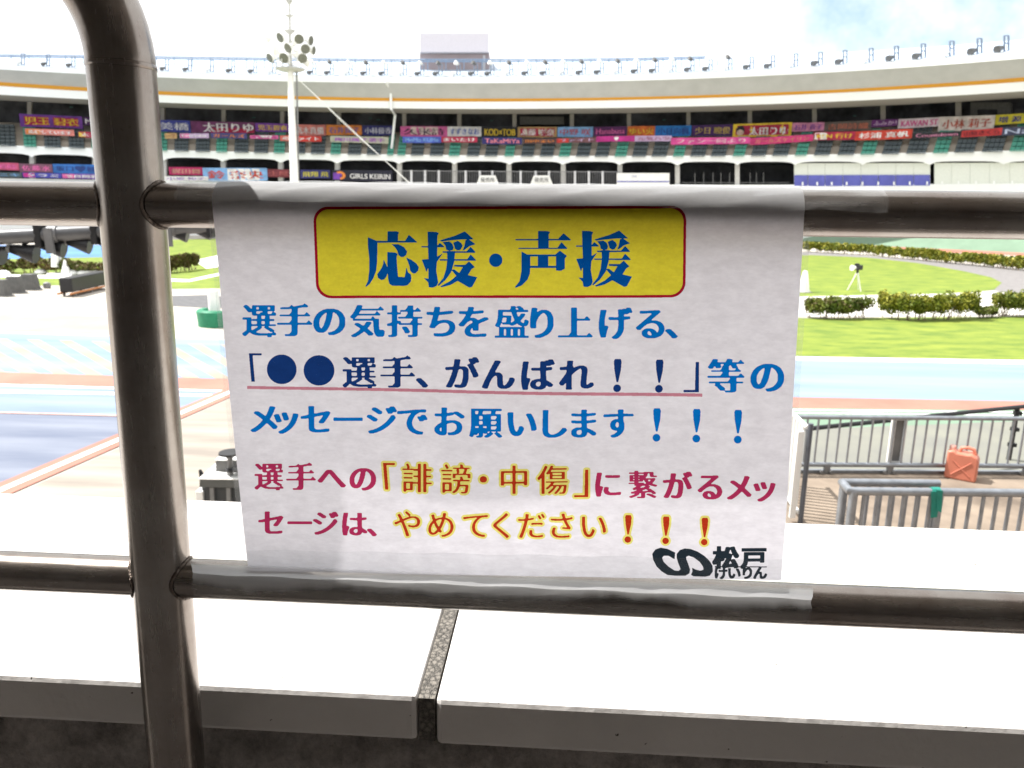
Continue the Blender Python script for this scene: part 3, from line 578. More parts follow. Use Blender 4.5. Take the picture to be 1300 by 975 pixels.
for (x0, x1, ya, yb, hh, s_, bg, second, fg, text, label) in BN:
    D = DD((x0+x1)/2)+s_; cen = P((x0+x1)/2, (ya+yb)/2+hh, D)
    B0, B1, B2 = P(x0, ya, DD(x0)+s_), P(x1, yb, DD(x1)+s_), P(x0, ya+hh, DD(x0)+s_)
    ex, ez = B1-B0, Vector((0, 0, B2.z-B0.z)); nrm = ex.cross(ez).normalized()
    if nrm.dot(Fh) > 0: nrm = -nrm
    seed = x0*.37; Wd, Ht = ex.length, abs(ez.z)
    def S(u, v, off=0.0): return B0+ex*u+ez*v*(1+.04*math.sin(u*3+seed))+nrm*(.05*math.sin(u*Wd*1.7+seed)+.03*math.sin(u*Wd*4+v*2+seed*2)+off)
    t = thing('banner', label, 'banner', cen, GT)
    n = max(4, int(Wd*2)); bb = MB(); vs = [S(i/n, j/3, o_) for o_ in (0, -.02) for j in range(4) for i in range(n+1)]; n1 = n+1; k2 = 4*n1
    fs = [(j*n1+i, j*n1+i+1, (j+1)*n1+i+1, (j+1)*n1+i) for j in range(3) for i in range(n)]
    fs += [tuple(k2+q_ for q_ in reversed(f)) for f in fs]
    fs += [(i+1, i, k2+i, k2+i+1) for i in range(n)]+[(3*n1+i, 3*n1+i+1, k2+3*n1+i+1, k2+3*n1+i) for i in range(n)]
    bb.add(vs, fs); bb.build('cloth', cmat('banner', bg), t)
    def patch(u0, u1, v0, v1, off, name, m_):
        bb = MB(); k = max(2, int(Wd*2*(u1-u0))); vs = [S(u0+(u1-u0)*i/k, v, off) for v in (v0, v1) for i in range(k+1)]
        bb.add(vs, [(i, k+1+i, k+2+i, i+1) for i in range(k)]); return bb.build(name, m_, t)
    if second:
        if bg == YEL or bg == TAN: patch(.06 if bg == TAN else .05, .95, .13, .87, .012, 'coloured_panel', cmat('banner', second))
        elif bg == PUR: patch(.07, .46, .17, .85, .012, 'coloured_panel', cmat('banner', second)); patch(.53, .93, .17, .85, .012, 'coloured_panel', cmat('banner', second))
        elif bg == (.16,.04,.12): patch(.30, .99, .55, .97, .012, 'coloured_panel', cmat('banner', second))
        elif bg == PNK: patch(.22, .80, .06, .8, .012, 'coloured_panel', cmat('banner', second))
        elif bg == SKY: patch(.38, .88, .06, .94, .012, 'coloured_panel', cmat('banner', second))
        else: patch(.02, .32, .08, .92, .012, 'coloured_panel', cmat('banner', second))
    if text == 'GIRLS KEIRIN':
        u0, u1, v0, v1 = .30, .96, .34, .78
        bb = MB(); rr = []
        for a in np.linspace(-1.5, 2.2, 14):
            for r_ in (.20, .40): rr.append(S(.13+r_*.24*math.cos(a), .52-r_*math.sin(a), .02))
        bb.add(rr, [(2*i, 2*i+1, 2*i+3, 2*i+2) for i in range(13)]); bb.build('emblem', cmat('banner', ORA), t)
        patch(.02, .16, .25, .9, .013, 'coloured_panel', cmat('banner', (.16, .05, .35)))
    elif text == '太田りゆ' and bg == YEL: u0, u1, v0, v1 = .28, .93, .28, .86
    elif text == '太田りゆ': u0, u1, v0, v1 = .18, .97, .10, .90
    elif text == '♥': u0, u1, v0, v1 = .47, .57, .15, .85
    else: u0, u1, v0, v1 = .07, .93, .20, .82
    v_, tr = text_mesh(text)
    if len(v_):
        mn, mxx = v_.min(0), v_.max(0); uv = (v_-mn)/(mxx-mn)
        bb = MB()
        for dx in (0., .012 if len(text) < 9 else .004):
            vs = [S(u0+(u1-u0)*a+dx, v1+(v0-v1)*c_, .03+dx*.2) for a, c_ in uv]; bb.add(vs, [tuple(map(int, f)) for f in tr])
        bb.build('lettering', cmat('letter', fg), t)
    if bg == YEL:                                # plain drawn head
        for cx_, cy_, rx, ry, c_ in ((.13, .50, .075, .36, BLK), (.13, .66, .062, .22, (.6, .42, .34))):
            bb = MB(); k = 20; bb.add([S(cx_+rx*math.cos(2*math.pi*i/k), cy_+ry*math.sin(2*math.pi*i/k), .02+cy_*.02) for i in range(k)], [tuple(range(k))]); bb.build('drawn_head', cmat('banner', c_), t)
# white boards on the lower tier
p = P(816, 237, DD(816)+2.4); t = thing('notice_board', 'wide white board with thin blue line and faint writing on lower tier of the stand', 'sign board', p)
bb = MB(); pbox(bb, 783, 850, 219.6, 236.5, 2.3, 2.5); bb.build('board', M_white, t)
bb = MB(); pbox(bb, 783.5, 849.5, 229.8, 231.2, 2.26, 2.29); bb.build('blue_line', M_shb, t)
def flat_text(text, x0, x1, y0, y1, s_, m_, parent):
    v_, tr = text_mesh(text); mn, mxx = v_.min(0), v_.max(0); uv = (v_-mn)/(mxx-mn); D = DD((x0+x1)/2)+s_
    bb = MB(); bb.add([P(x0+(x1-x0)*a, y1+(y0-y1)*c_, D) for a, c_ in uv], [tuple(map(int, f)) for f in tr]); return bb.build('lettering', m_, parent)
flat_text('CHARI LOTO', 802, 816, 222, 225.5, 2.27, cmat('letter', (.3, .33, .5)), t)
for x0, lab in ((604.5, 'left'), (673, 'right')):
    p = P(x0+14, 234, DD(x0)+2.2); t = thing('trapezoid_sign', 'white trapezoid sign with black writing, %s of the pair above the top rail' % lab, 'sign', p, 'white trapezoid signs on the lower tier')
    bb = MB(); D = DD(x0)+2.3; c = []
    for y, ins in ((234.5, 0), (222.6, 4.5)):
        f0, f1 = P(x0+ins, y, D), P(x0+29-ins, y, D); c += [f0, f1, f1+Fh*.3, f0+Fh*.3]
    bb.hex(c); bb.build('board', M_white, t, bevel=.05); flat_text('発売所', x0+5.5, x0+23.5, 225.3, 231.5, 2.22, cmat('letter', BLK), t)

# ------------------------------------------------------------------ floodlight mast
D = 60; p = P(372.5, 240, D); p.z = 0; FM = thing('floodlight_mast', 'tall white floodlight mast with a crown of round lamps on its platform', 'floodlight mast', p)
top = P(368.5, 88, D); bb = MB(); bb.tube([p, p.lerp(top, .5), top], [.36, .29, .21], 16); bb.build('pole', M_white, FM, True)
bb = MB(); bb.lathe(top-UP*.15, UP, [(0, .7), (.12, 1.05), (.22, 1.05), (.3, .3)], 24); bb.build('platform', mat('platform_grey', (.42, .42, .40), .6), FM, True)
bb = MB(); bb.tube([top, P(368, 60, D), P(367.5, -30, D)], [.16, .1, .05], 10)
bb.lathe(P(368, 44, D), UP, [(0, .08), (.1, .22), (.28, .40), (.32, .38)], 14); bb.lathe(P(367.3, 22, D), UP, [(0, .05), (.1, .3), (.14, .3), (.2, .05)], 12); bb.lathe(P(367.3, 6, D), UP, [(0, .05), (.2, .22), (.5, .22), (.6, .05)], 12); bb.build('spire', mat('spire_grey', (.45, .45, .43), .6), FM, True)
for k in range(10):
    a = 2*math.pi*k/10; q0 = top+Vector((math.cos(a)*.95, math.sin(a)*.95, .1)); bb = MB(); bb.tube([q0, q0+UP*.75], .03, 6)
    q1 = top+Vector((math.cos(a+.628)*.95, math.sin(a+.628)*.95, .85)); bb.tube([q0+UP*.75, q1], .03, 6); bb.build('platform_rail', M_white, FM)
M_lens = mat('lamp_lens_grey_green', (.15, .155, .125), .35, var=.15, scale=8)
for x, y, az, w in ((355.7, 47.7, -35, 1), (379.5, 49.5, 25, 1), (365.5, 61, -30, 1), (387.5, 62, 28, 1), (360.5, 73.5, -8, 1.05), (384, 74, 20, 1), (342.5, 73.5, -38, .95), (394.5, 51.5, 75, 1), (343.5, 60, -80, 1), (338.5, 48, -85, .9), (398, 64, 80, .9), (372, 55, 150, .9), (376, 68, 170, .9), (352, 66, 190, .9), (391, 80, 130, .9)):
    c = P(x, y, D-.9*math.cos(rad(az))); ax = Vector((math.sin(rad(az))*1., -math.cos(rad(az)), -.45 if abs(az) < 60 else -.25)); ax = (Rh*ax.x + Fh*ax.y + UP*ax.z).normalized()
    bb = MB(); bb.lathe(c-ax*.42, ax, [(0, .1), (.1, .2), (.3, .31*w), (.42, .36*w), (.44, .36*w)], 16)
    h = bb.build('lamp_head', M_white, FM, True); bb = MB(); bb.lathe(c+ax*.021, ax, [(0, .33*w), (.02, .33*w), (.035, .25*w)], 16); bb.build('lens', M_lens, h); h.children[0].matrix_parent_inverse = Matrix()
    bb = MB(); bb.tube([c-ax*.3, Vector((top.x+(c.x-top.x)*.35, top.y+(c.y-top.y)*.35, c.z-.25)), Vector((top.x, top.y, c.z-.25))], .05, 6); bb.build('lamp_arm', M_white, FM)
bb = MB(); bb.tube([P(376.5, 88, D), P(379, 235, D+.2), G(380, 326)], .07, 8); bb.build('cable_conduit', M_grey, FM)
bb = MB()
for o_ in (0, .14): bb.tube([P(372, 94, D), P(440, 158+o_*14, D), P(523+o_*12, 236, D), P(612+o_*20, 318, D+3)], .024, 6)
e = G(625, 330); bb.tube([P(612, 318, D+3), e], .04, 6)
tag(bb.build('guy_wire', M_white), 'pale double guy wire slanting down to the right from the floodlight mast', 'wire')

# ------------------------------------------------------------------ plants
def hedge(pxs, depth, h, m_leaf, label, dens=1.0, leaf=.078, group='low hedges on the infield', stems=True):
    pts = [G(x, y) for x, y in pxs]; t = thing('hedge', label, 'hedge', pts[len(pts)//2], group)
    bb = MB(); sb = MB(); Ls = [0]
    for a, c in zip(pts, pts[1:]): Ls.append(Ls[-1]+(c-a).length)
    def along(s):
        for i in range(len(pts)-1):
            if s <= Ls[i+1]: return pts[i].lerp(pts[i+1], (s-Ls[i])/(Ls[i+1]-Ls[i]))
        return pts[-1]
    total = Ls[-1]; n = int(total*3000*dens)
    cl = [(random.uniform(0, total), random.uniform(-depth*.3, depth*.3), random.uniform(.45, .82)*h, random.uniform(.22, .42)) for _ in range(max(4, int(total*15)))]
    for i in range(n):
        s, oy, oz, r_ = random.choice(cl); d = Vector((random.gauss(0, 1), random.gauss(0, 1), random.gauss(0, .8))); d = d.normalized()*(random.random()**.4)*r_
        s2 = s+d.x
        if not 0 <= s2 <= total: continue
        c = along(s2); c = Vector((c.x, c.y+oy+d.y, max(.06, oz+d.z*h*.8)))
        a = Vector((random.gauss(0, 1), random.gauss(0, 1), random.gauss(0, 1))).normalized()*leaf*random.uniform(.6, 1.2); e = a.orthogonal().normalized()*leaf*.5; e.rotate(Matrix.Rotation(random.random()*6, 3, a))
        bb.add([c-a, c+e, c+a, c-e], [(0, 1, 2, 3)], 0 if random.random() < .75 else 1)
    for i in range(int(total*9)):
        c = along(random.uniform(.05, .95)*total); c.y += random.uniform(-.2, .2)*depth; tip = c+Vector((random.uniform(-.25, .25), random.uniform(-.2, .2), h*random.uniform(.5, .85))); sb.tube([c, c.lerp(tip, .5)+Vector((random.uniform(-.05, .05), 0, 0)), tip], [.018, .013, .006], 5)
    bb.build('foliage', m_leaf, t); sb.build('stems', M_stem, t); return t
hedge([(1022, 403.5), (1065, 405), (1104, 404)], .7, .95, [M_leaf, M_leaf3], 'sparse low hedge beside the right edge of the paper sign', .8)
hedge([(1114, 404), (1150, 406.5), (1195, 406), (1236, 404.5)], .9, 1.15, [M_leaf2, M_leaf], 'middle yellow-green hedge on the lawn with bare stems below')
hedge([(1240, 404), (1262, 402.5), (1256, 403)], .4, .5, [M_leaf, M_leaf3], 'scrubby low growth between the middle hedge and the rightmost hedge', .5)
hedge([(1262, 402), (1300, 401), (1370, 404)], .9, 1.1, [M_leaf, M_leaf2], 'dark green hedge cut by the right edge of the photo', 1.0)
hedge([(1020, 319.5), (1100, 324), (1170, 331), (1240, 338), (1320, 346)], 1.2, 1.0, [M_leaf2, M_leaf], 'long far hedge curving along the red strip of the banked track', .55, .15)
hedge([(-30, 345), (22, 347)], .8, .85, [M_leaf3, M_leaf], 'brownish shrub row at the left edge of the photo', .5, .13)
hedge([(28, 347), (60, 348), (88, 348.5)], .8, 1.0, [M_leaf3, M_leaf], 'brown-green shrub row behind the grey covered blocks', .6, .13)
hedge([(88, 348.5), (136, 349.5), (150, 349.5)], .8, .8, [M_leaf3, M_leaf], 'brownish shrub row touching the left side of steel post', .5, .13)
hedge([(205, 347), (228, 345.5), (250, 342.5)], 1.0, 1.1, [M_leaf3, M_leaf], 'rounded brown-green shrub clump seen between steel post and paper sign', .8, .13)

# ------------------------------------------------------------------ infield things
def tripod_camera(x, y, hpx, label, cover):
    p = G(x, y); s = (P(x, y-hpx, (p-C).dot(Fh)).z)/1.5; t = thing('tripod_camera', label, 'camera', p)
    for k in range(3):
        a = rad(-90+120*k+20); bb = MB(); bb.tube([p+Vector((math.cos(a)*.42, math.sin(a)*.42, 0))*s, p+UP*1.05*s], [.022*s, .034*s], 8); bb.build('leg', M_white, t)
    bb = MB(); bb.lathe(p+UP*.95*s, UP, [(0, .06*s), (.12*s, .07*s), (.2*s, .04*s)], 12); bb.build('tripod_head', M_black, t)
    bb = MB(); bb.box(p+UP*1.13*s, .5*s, .24*s, .26*s, .5); bb.box(p+Vector((-.08, -.03, 1.39))*s, .28*s, .12*s, .1*s, .5); bb.build('camera_body', M_black, t, bevel=.03)
    bb = MB(); a = p+UP*1.26*s; d = Vector((-math.cos(.5), -math.sin(.5), 0)); bb.lathe(a+d*.2*s, d, [(0, .1*s), (.22*s, .13*s), (.26*s, .16*s)], 12); bb.build('lens', cover, t, True)
tripod_camera(1086, 369, 35, 'black and white video camera on a tripod on the oval lawn', M_white)
p = G(1020, 371); t = thing('marker_cone', 'white cone on the oval lawn at the right edge of the paper sign', 'cone', p)
bb = MB(); bb.lathe(p, UP, [(.03, .36), (.2, .30), (1.15, .13), (1.2, .08)], 20); bb.build('cone', M_white, t, True); bb = MB(); bb.box(p, .8, .8, .04); bb.build('base_plate', M_grey, t)
p = G(80, 349); t = thing('weather_mast', 'thin white mast with small white cover and base behind the grey covered blocks', 'mast', p)
bb = MB(); bb.tube([p, p+UP*2.4], .045, 8); bb.build('mast', M_white, t)
bb = MB(); bb.lathe(p+Vector((-.35, 0, .5)), UP, [(0, .3), (.5, .24), (1.2, .17), (1.4, .04)], 14); bb.build('cover', M_white, t, True)
bb = MB(); bb.lathe(p+Vector((.35, -.2, .05)), UP, [(0, .3), (.4, .2), (.9, .05)], 14); bb.build('small_cone', M_white, t, True); bb = MB(); bb.box(p, 1.6, .8, .12); bb.build('base', M_white, t, bevel=.02)
# stones along the shrubs
for i, (x, y) in enumerate(((5, 351), (52, 349), (93, 350), (106, 350), (114, 350), (122, 350))):
    p = G(x, y-1); bb = MB(); bb.lathe(p-UP*.02, UP, [(0, .3), (.12, .38), (.26, .3), (.34, .12)], 9); o = bb.build('kerb_stone', M_white, None, True)
    tag(o, 'rounded white stone on the left lawn edge, %s of six from the left' % ORD[i], 'stone', 'white stones along the shrubs')
# grey covered blocks
M_tarp = mat('grey_tarp', (.13, .13, .125), .7, scale=4, col2=(.09, .09, .09), bump=1.0, bscale=5)
for i, (x, y, w, hh) in enumerate(((3, 376, 17, 21), (20, 372, 17, 21), (39, 368, 17, 20))):
    p = G(x, y); D = (p-C).dot(Fh); k = D/FPX; t = thing('covered_block', 'grey tarp-covered block on the pale paving, ' + ('cut by the left edge of the photo', 'middle one of three', 'nearest to the white mast')[i], 'covered block', p, 'grey covered blocks')
    W_, H_ = w*k, hh*k; bb = MB(); c = []
    for z, s_ in ((0.05, 1.12), (H_*.25, 1.05), (H_*.9, .92), (H_, .86)):
        for a in range(16):
            an = 2*math.pi*a/16; rr = 1/max(abs(math.cos(an)), abs(math.sin(an)))**.8*.5*(1+.05*math.sin(a*2.3+i)); c.append((p.x+W_*s_*rr*math.cos(an), p.y+W_*.8*s_*rr*math.sin(an), z))
    bb.add(c, [(j*16+a, j*16+(a+1) % 16, (j+1)*16+(a+1) % 16, (j+1)*16+a) for j in range(3) for a in range(16)]+[tuple(range(48, 64))]); bb.build('cover', M_tarp, t, True, auto=50)
    bb = MB(); bb.box(p, W_*1.2, W_*.95, .06); bb.build('pallet', M_grey, t)
p = G(60, 366); bb = MB(); bb.lathe(p, UP, [(0, .16), (.1, .2), (.28, .17), (.34, .05)], 12); tag(bb.build('ground_lamp', M_grey, None, True), 'small dark round lamp on the pale paving beside the covered blocks', 'lamp')
# long black case on an orange trolley
a0, a1 = G(93, 377), G(137, 366.5); t = thing('black_case', 'long black box lying on an orange trolley near steel post', 'case', (a0+a1)/2)
d = (a1-a0); wv = Vector((-d.y, d.x, 0)).normalized()*.62
bb = MB(); z0, z1 = Vector((0, 0, .22)), Vector((0, 0, .92)); a1e = a1+d*.08; bb.hex([a0+z0, a1e+z0, a1e+wv+z0, a0+wv+z0, a0+z1, a1e+z1, a1e+wv+z1, a0+wv+z1]); bb.build('box', M_black, t, bevel=.05)
M_or = mat('orange_steel', (.50, .20, .07), .6); bb = MB()
for o_ in (Vector(), wv): bb.tube([a0+o_+UP*.17-d*.06, a1e+o_+UP*.17+d*.05], .05, 8)
bb.build('trolley_frame', M_or, t)
for u in (.08, .5, .92):
    for o_ in (wv*.05, wv*.95): bb = MB(); c = a0.lerp(a1e, u)+o_+UP*.09; bb.lathe(c-wv.normalized()*.03, wv, [(0, .09), (.06, .09)], 12); bb.build('wheel', M_grey, t)
# green curved planter with white post
p = G(272, 415); t = thing('green_planter', 'green crescent-shaped barrier base at the left edge of the paper sign', 'barrier base', p)
bb = MB(); c = []; n = 22
for i in range(n+1):
    an = rad(150+240*i/n); 
    for r_, z in ((.74, 0), (.78, .58), (.72, .64), (.52, .64), (.48, .56), (.48, 0)): c.append((p.x+r_*math.cos(an), p.y+.35+r_*math.sin(an)*.9, z))
bb.add(c, [(i*6+j, i*6+6+j, i*6+6+(j+1) % 6, i*6+(j+1) % 6) for i in range(n) for j in range(6)]+[tuple(range(5, -1, -1)), tuple(range(n*6, n*6+6))])
bb.build('curved_wall', mat('green_plastic', (.012, .20, .10), .45, var=.12), t, True)
bb = MB(); bb.lathe((p.x, p.y+.35, 0), UP, [(0, .5), (.4, .5), (.41, .45)], 20); bb.build('filling', M_conc, t, True)
bb = MB(); bb.lathe((p.x-.1, p.y+.35, .405), UP, [(0, .22), (.95, .20), (.98, .17)], 20); tag(bb.build('white_post', M_white, None, True), 'stout white post standing in the green crescent barrier base', 'post')
# starting machine beside the sign
D = 11.2; p = P(290, 640, D); p.z = 0; t = thing('timing_machine', 'grey machine with white top plates, half hidden behind the left edge of the paper sign', 'machine', p)
def q8(bb, x0, x1, y0, y1, D0, D1, z0=None):
    c = []
    for y in (y1, y0):
        f0, f1 = P(x0, y, D0), P(x1, y, D0)
        z = f0.z if z0 is None or y == y0 else z0
        for f, dd in ((f0, 0), (f1, 0), (f1, D1-D0), (f0, D1-D0)): v = f+Fh*dd; v.z = z; c.append(v)
    bb.hex(c)
M_mg = mat('machine_grey', (.085, .088, .085), .5, var=.1); bb = MB(); q8(bb, 253, 325, 609, 619, D, D+.75); bb.build('housing', M_mg, t, bevel=.01)
bb = MB(); q8(bb, 252, 326, 607.5, 608.9, D-.02, D+.77); bb.build('top_plate', M_white, t, bevel=.005)
bb = MB(); q8(bb, 256, 322, 619.2, 640, D+.1, D+.6, 0); bb.build('base', mat('machine_dark_grey', (.05, .055, .06), .5), t)
for x in (266, 287): bb = MB(); q8(bb, x, x+5, 619.4, 645, D+.03, D+.09, 0); bb.build('leg', M_grey, t)
bb = MB(); q8(bb, 248, 257, 624, 640, D+.05, D+.25, 0); bb.build('foot_box', M_white, t, bevel=.01)
bb = MB(); q8(bb, 273.5, 300, 585, 600, D+.3, D+.65); bb.build('motor_box', mat('motor_grey', (.12, .118, .115), .5), t, bevel=.01)
bb = MB(); q8(bb, 273, 300.5, 583.8, 584.9, D+.29, D+.66); bb.build('motor_lid', M_white, t)
for y, x0, x1 in ((576, 277, 308), (596, 286, 312)):
    bb = MB(); c = P((x0+x1)/2, y, D+.15); bb.lathe(c, UP, [(0, (x1-x0)/2*D/FPX), (.03, (x1-x0)/2*D/FPX*.97)], 24); bb.build('disc', M_black, t)
bb = MB(); bb.tube([P(292, 605, D+.15), P(292, 576, D+.15)], [.05, .04], 10); bb.lathe(P(292, 584, D+.15), UP, [(0, .03), (.05, .06), (.12, .03)], 12); bb.build('spindle', M_grey, t)
bb = MB(); c = P(257, 601, D+.5); bb.hex([c+Vector(v) for v in ((-.06, 0, -.06), (.02, 0, -.06), (.02, .05, -.06), (-.06, .05, -.06), (-.06, 0, .05), (-.04, 0, .05), (-.04, .05, .05), (-.06, .05, .05))]); bb.build('side_fin', M_black, t)

# ------------------------------------------------------------------ horn lamps on a pipe, left
D = 8.0; a, e = P(-220, 313, D), P(420, 278.5, D+1.2); lin = lambda x: a.lerp(e, (x+220)/640)
t = thing('lamp_pipe', 'dark grey pipe with strap clamps running below the top rail at left', 'pipe', P(60, 330, D)); bb = MB(); bb.tube([a, e], .078, 20); M_pipe = mat('dark_pipe_paint', (.10, .10, .105), .35, .3); bb.build('pipe', M_pipe, t, True)
for x in (-70, 47, 117, 198, 268):
    c = lin(x); dv = (e-a).normalized(); bb = MB(); bb.tube([c-dv*.045, c+dv*.045], .092, 20); bb.hex([c+Vector(v) for v in ((-.045, -.09, -.20), (.045, -.09, -.20), (.045, -.06, -.20), (-.045, -.06, -.20), (-.045, -.1, .07), (.045, -.1, .07), (.045, -.07, .07), (-.045, -.07, .07))]); bb.build('strap_clamp', mat('clamp_grey', (.16, .16, .165), .5, .2), t, True)
    bb = MB(); bb.box(c+Vector((-.11, -.04, -.14)), .07, .16, .26); bb.build('clamp_block', M_black, t, bevel=.01)
for x in (-210, 410): bb = MB(); c = lin(x); bb.tube([Vector((c.x, c.y, 0)), c], .07, 12); bb.build('support_post', M_pipe, t)
for i, (x, y, k) in enumerate(((-12, 321, 1), (30, 319, 1), (66, 313, .95), (100, 309, .9), (130, 305, .88), (172, 300, .85), (226, 296, .8), (256, 293, .8))):
    c = lin(x); c = P(x, y, (c-C).dot(Fh)); p = c
    lab = ('cut by the left edge of the photo', 'second from the left edge', 'between the two visible strap clamps', 'left of the right strap clamp', 'touching the left side of steel post', 'hidden behind steel post', 'just right of steel post', 'next to the left edge of paper sign')[i]
    t = thing('horn_lamp', 'black horn-shaped lamp under the grey pipe, ' + lab, 'lamp', p, 'horn-shaped lamps under the pipe')
    ax = Vector((.93, .2, -.22)).normalized(); bb = MB(); bb.lathe(c-ax*.14*k, ax, [(0, .03*k), (.02*k, .05*k), (.10*k, .065*k), (.24*k, .10*k), (.27*k, .105*k), (.262*k, .09*k), (.15*k, .05*k)], 18); bb.build('hood', M_black, t, True)
    bb = MB(); bb.lathe(c-ax*.18*k, ax, [(0, .012), (.012, .038*k), (.045*k, .052*k), (.05*k, .04*k)], 16); bb.build('rear_cap', mat('cap_grey', (.30, .30, .30), .4), t, True)
    bb = MB(); top_ = lin(x+6); bb.tube([c, Vector((c.x, c.y, c.z+.07)), top_], .014, 8); bb.build('hanger', M_black, t)

# ------------------------------------------------------------------ concourse on the right
ZC = 1.7; l0 = G(1000, 598.5, ZC); r0_ = G(1300, 600.5, ZC); rd = (r0_-l0).normalized(); ra_ = math.atan2(rd.y, rd.x)
e0, e1 = l0-rd*1.9, l0+rd*13
b = MB(); b.hex([(e0.x, 1.0, 0), (e1.x, 1.0, 0), (e1.x, e1.y, 0), (e0.x, e0.y, 0), (e0.x, 1.0, ZC), (e1.x, 1.0, ZC), (e1.x, e1.y, ZC), (e0.x, e0.y, ZC)])
tag(b.build('concourse', mat('brown_concrete', (.27, .215, .165), .9, scale=1.5, col2=(.125, .097, .074), detail=8, bump=.4, bscale=20)), kind='structure')
# back railing, just inside the edge
inw = Vector((rd.y, -rd.x, 0)); ro = l0+inw*.05
def RL(x, y, z=None):
    """point of the railing's vertical plane seen at photo x, y"""
    d = ray(x, y); t = (ro-C).dot(inw)/d.dot(inw); p = C+d*t
    if z is not None: p.z = z
    return p
ztop, zbot = RL(1160, 530.5).z, RL(1160, 590.5).z
GF = thing('guard_railing', 'long grey railing with vertical bars at the back edge of the brown concourse', 'railing', (ro.x+3, ro.y, ZC))
def onr(u, z): return Vector((ro.x+rd.x*u, ro.y+rd.y*u, z))
bb = MB(); bb.tube([onr(-1.5, ztop), onr(8, ztop)], .028, 12); bb.build('top_rail', M_galv, GF, True)
bb = MB(); bb.tube([onr(-1.5, zbot), onr(8, zbot)], .03, 12); bb.build('bottom_rail', M_galv, GF, True)
bar = None
for i in range(66):
    c = onr(-1.45+.1345*i, ZC)-GF.location
    if bar is None: bb = MB(); bb.tube([(0, 0, zbot-ZC), (0, 0, ztop-ZC)], .0135, 8); bar = bb.build('baluster', M_galv, GF, True); o = bar
    else: o = bar.copy(); COL.objects.link(o); o.parent = GF
    o.matrix_parent_inverse = Matrix(); o.location = c
for x in (1047, 1127, 1211, 1300, 1390):
    p = RL(x, 600, ZC); bb = MB(); bb.box(p+rd*.02, .07, .05, zbot-ZC+.02, ra_)
    for o_ in (-.06, .06): bb.tube([p+rd*o_+inw*.06+UP*.03, p+rd*o_+inw*.02+UP*.03], .022, 10)
    bb.build('bracket', M_grey, GF)
bb = MB(); bb.box(onr(3, ZC)-inw*.03, 9.4, .05, .035, ra_); bb.build('kerb_plate', M_galv, GF)
# white framed panel fixed on it
p0 = RL(1133, 590)-inw*.10; t = thing('framed_panel', 'narrow dark panel in a white frame fixed behind the railing bars', 'panel', p0); pw = .17; ph = ztop-.03-zbot
bb = MB(); bb.box(p0+rd*pw/2-inw*.02, pw, .02, ph, ra_); bb.build('panel', M_grey, t)
bb = MB()
for x, w, z, h_ in ((0, .05, 0, ph), (pw-.02, .03, 0, ph), (pw/2, pw, -.03, .04), (pw/2, pw, ph-.03, .05)): bb.box(p0+rd*x+UP*z, w, .03, h_, ra_)
bb.build('frame', M_white, t)
# black rail of the track fence beyond
zr = 1.1; a, e = G(1000, 547, zr), G(1300, 516, zr); dv = (e-a); BR = thing('track_fence', 'black handrail on black posts rising to the right beyond the grey railing', 'railing', (a.x, a.y, 0))
bb = MB(); bb.tube([a-dv*.5, e+dv*.8], .042, 10); bb.build('handrail', M_black, BR, True)
for u in (-.45, -.03, .43, .97, 1.5):
    c = a+dv*u; bb = MB(); bb.tube([(c.x, c.y, 0), c], .045, 10); 
    for z in (.3, .62, .95): bb.box((c.x, c.y-.03, z), .13, .1, .07)
    bb.build('post', M_black, BR)
# side gate at left
pg = G(1016, 664, ZC); GT_ = thing('side_gate', 'white gate leaf with dark grey end post at the right edge of the paper sign', 'gate', pg); yb_ = l0.y-.35
bb = MB(); bb.tube([pg, pg+UP*1.09], .026, 12); bb.build('end_post', mat('dark_grey_paint', (.10, .11, .13), .4, .3), GT_, True)
zt = ZC+1.05; xg = pg.x-.03
for z, n_ in ((zt, 'top_rail'), (ZC+.12, 'bottom_rail')): bb = MB(); bb.tube([(xg, pg.y, z), (xg, yb_, z)], .022, 10); bb.build(n_, M_white, GT_, True)
n = 12
for i in range(n): y = pg.y+.12+(yb_-pg.y-.2)*i/(n-1); bb = MB(); bb.tube([(xg, y, ZC+.12), (xg, y, zt)], .02, 8); bb.build('bar', M_white, GT_)
bb = MB(); bb.box((pg.x-.085, pg.y+.02, ZC+.05), .06, .03, .95); bb.build('white_board', M_white, GT_)
# near double railing
zn = ZC+1.1; nl, nr = G(1079, 623.5, zn), G(1300, 626, zn); dx = (nr-nl).normalized(); bl = G(1069, 612.5, zn); off = bl-nl; off.z = 0
NR = thing('double_railing', 'low grey double railing with rounded corner in front of the red can', 'railing', (nl.x, nl.y, ZC)); end = nl+dx*3.2; rb = .033
bb = MB(); bb.tube([end, nl+dx*.05, nl, nl+off*.5, bl+dx*.0, bl+dx*.06, bl+dx*.78], rb, 14); bb.build('top_rail', M_galv, NR, True)
for c in (nl+dx*.03, bl+dx*.02, nl+dx*.70, nl+dx*2.6): bb = MB(); bb.tube([(c.x, c.y, ZC), c], .034, 12); bb.build('post', M_galv, NR, True)
for c0, n_ in ((nl, 30), (bl, 7)):
    for i in range(n_):
        c = c0+dx*(.115+.104*i)
        if (c-nl).length > 3.1 or abs((c-nl).dot(dx)-.70) < .04: continue
        bb = MB(); bb.tube([(c.x, c.y, ZC+.12), c], .0155, 8); bb.build('baluster', M_galv, NR, True)
for c0, l_ in ((nl, 3.2), (bl, .78)): bb = MB(); bb.tube([(c0.x, c0.y, ZC+.12), (c0+dx*l_)-UP*(zn-ZC-.12)], .02, 10); bb.build('bottom_rail', M_galv, NR, True)
c = nl+dx*.66; M_tape = mat('green_tape', (.01, .22, .17), .5, bump=.5, bscale=40); tp = bb = MB(); bb.tube([c-dx*.03, c+dx*.035], .040, 14)
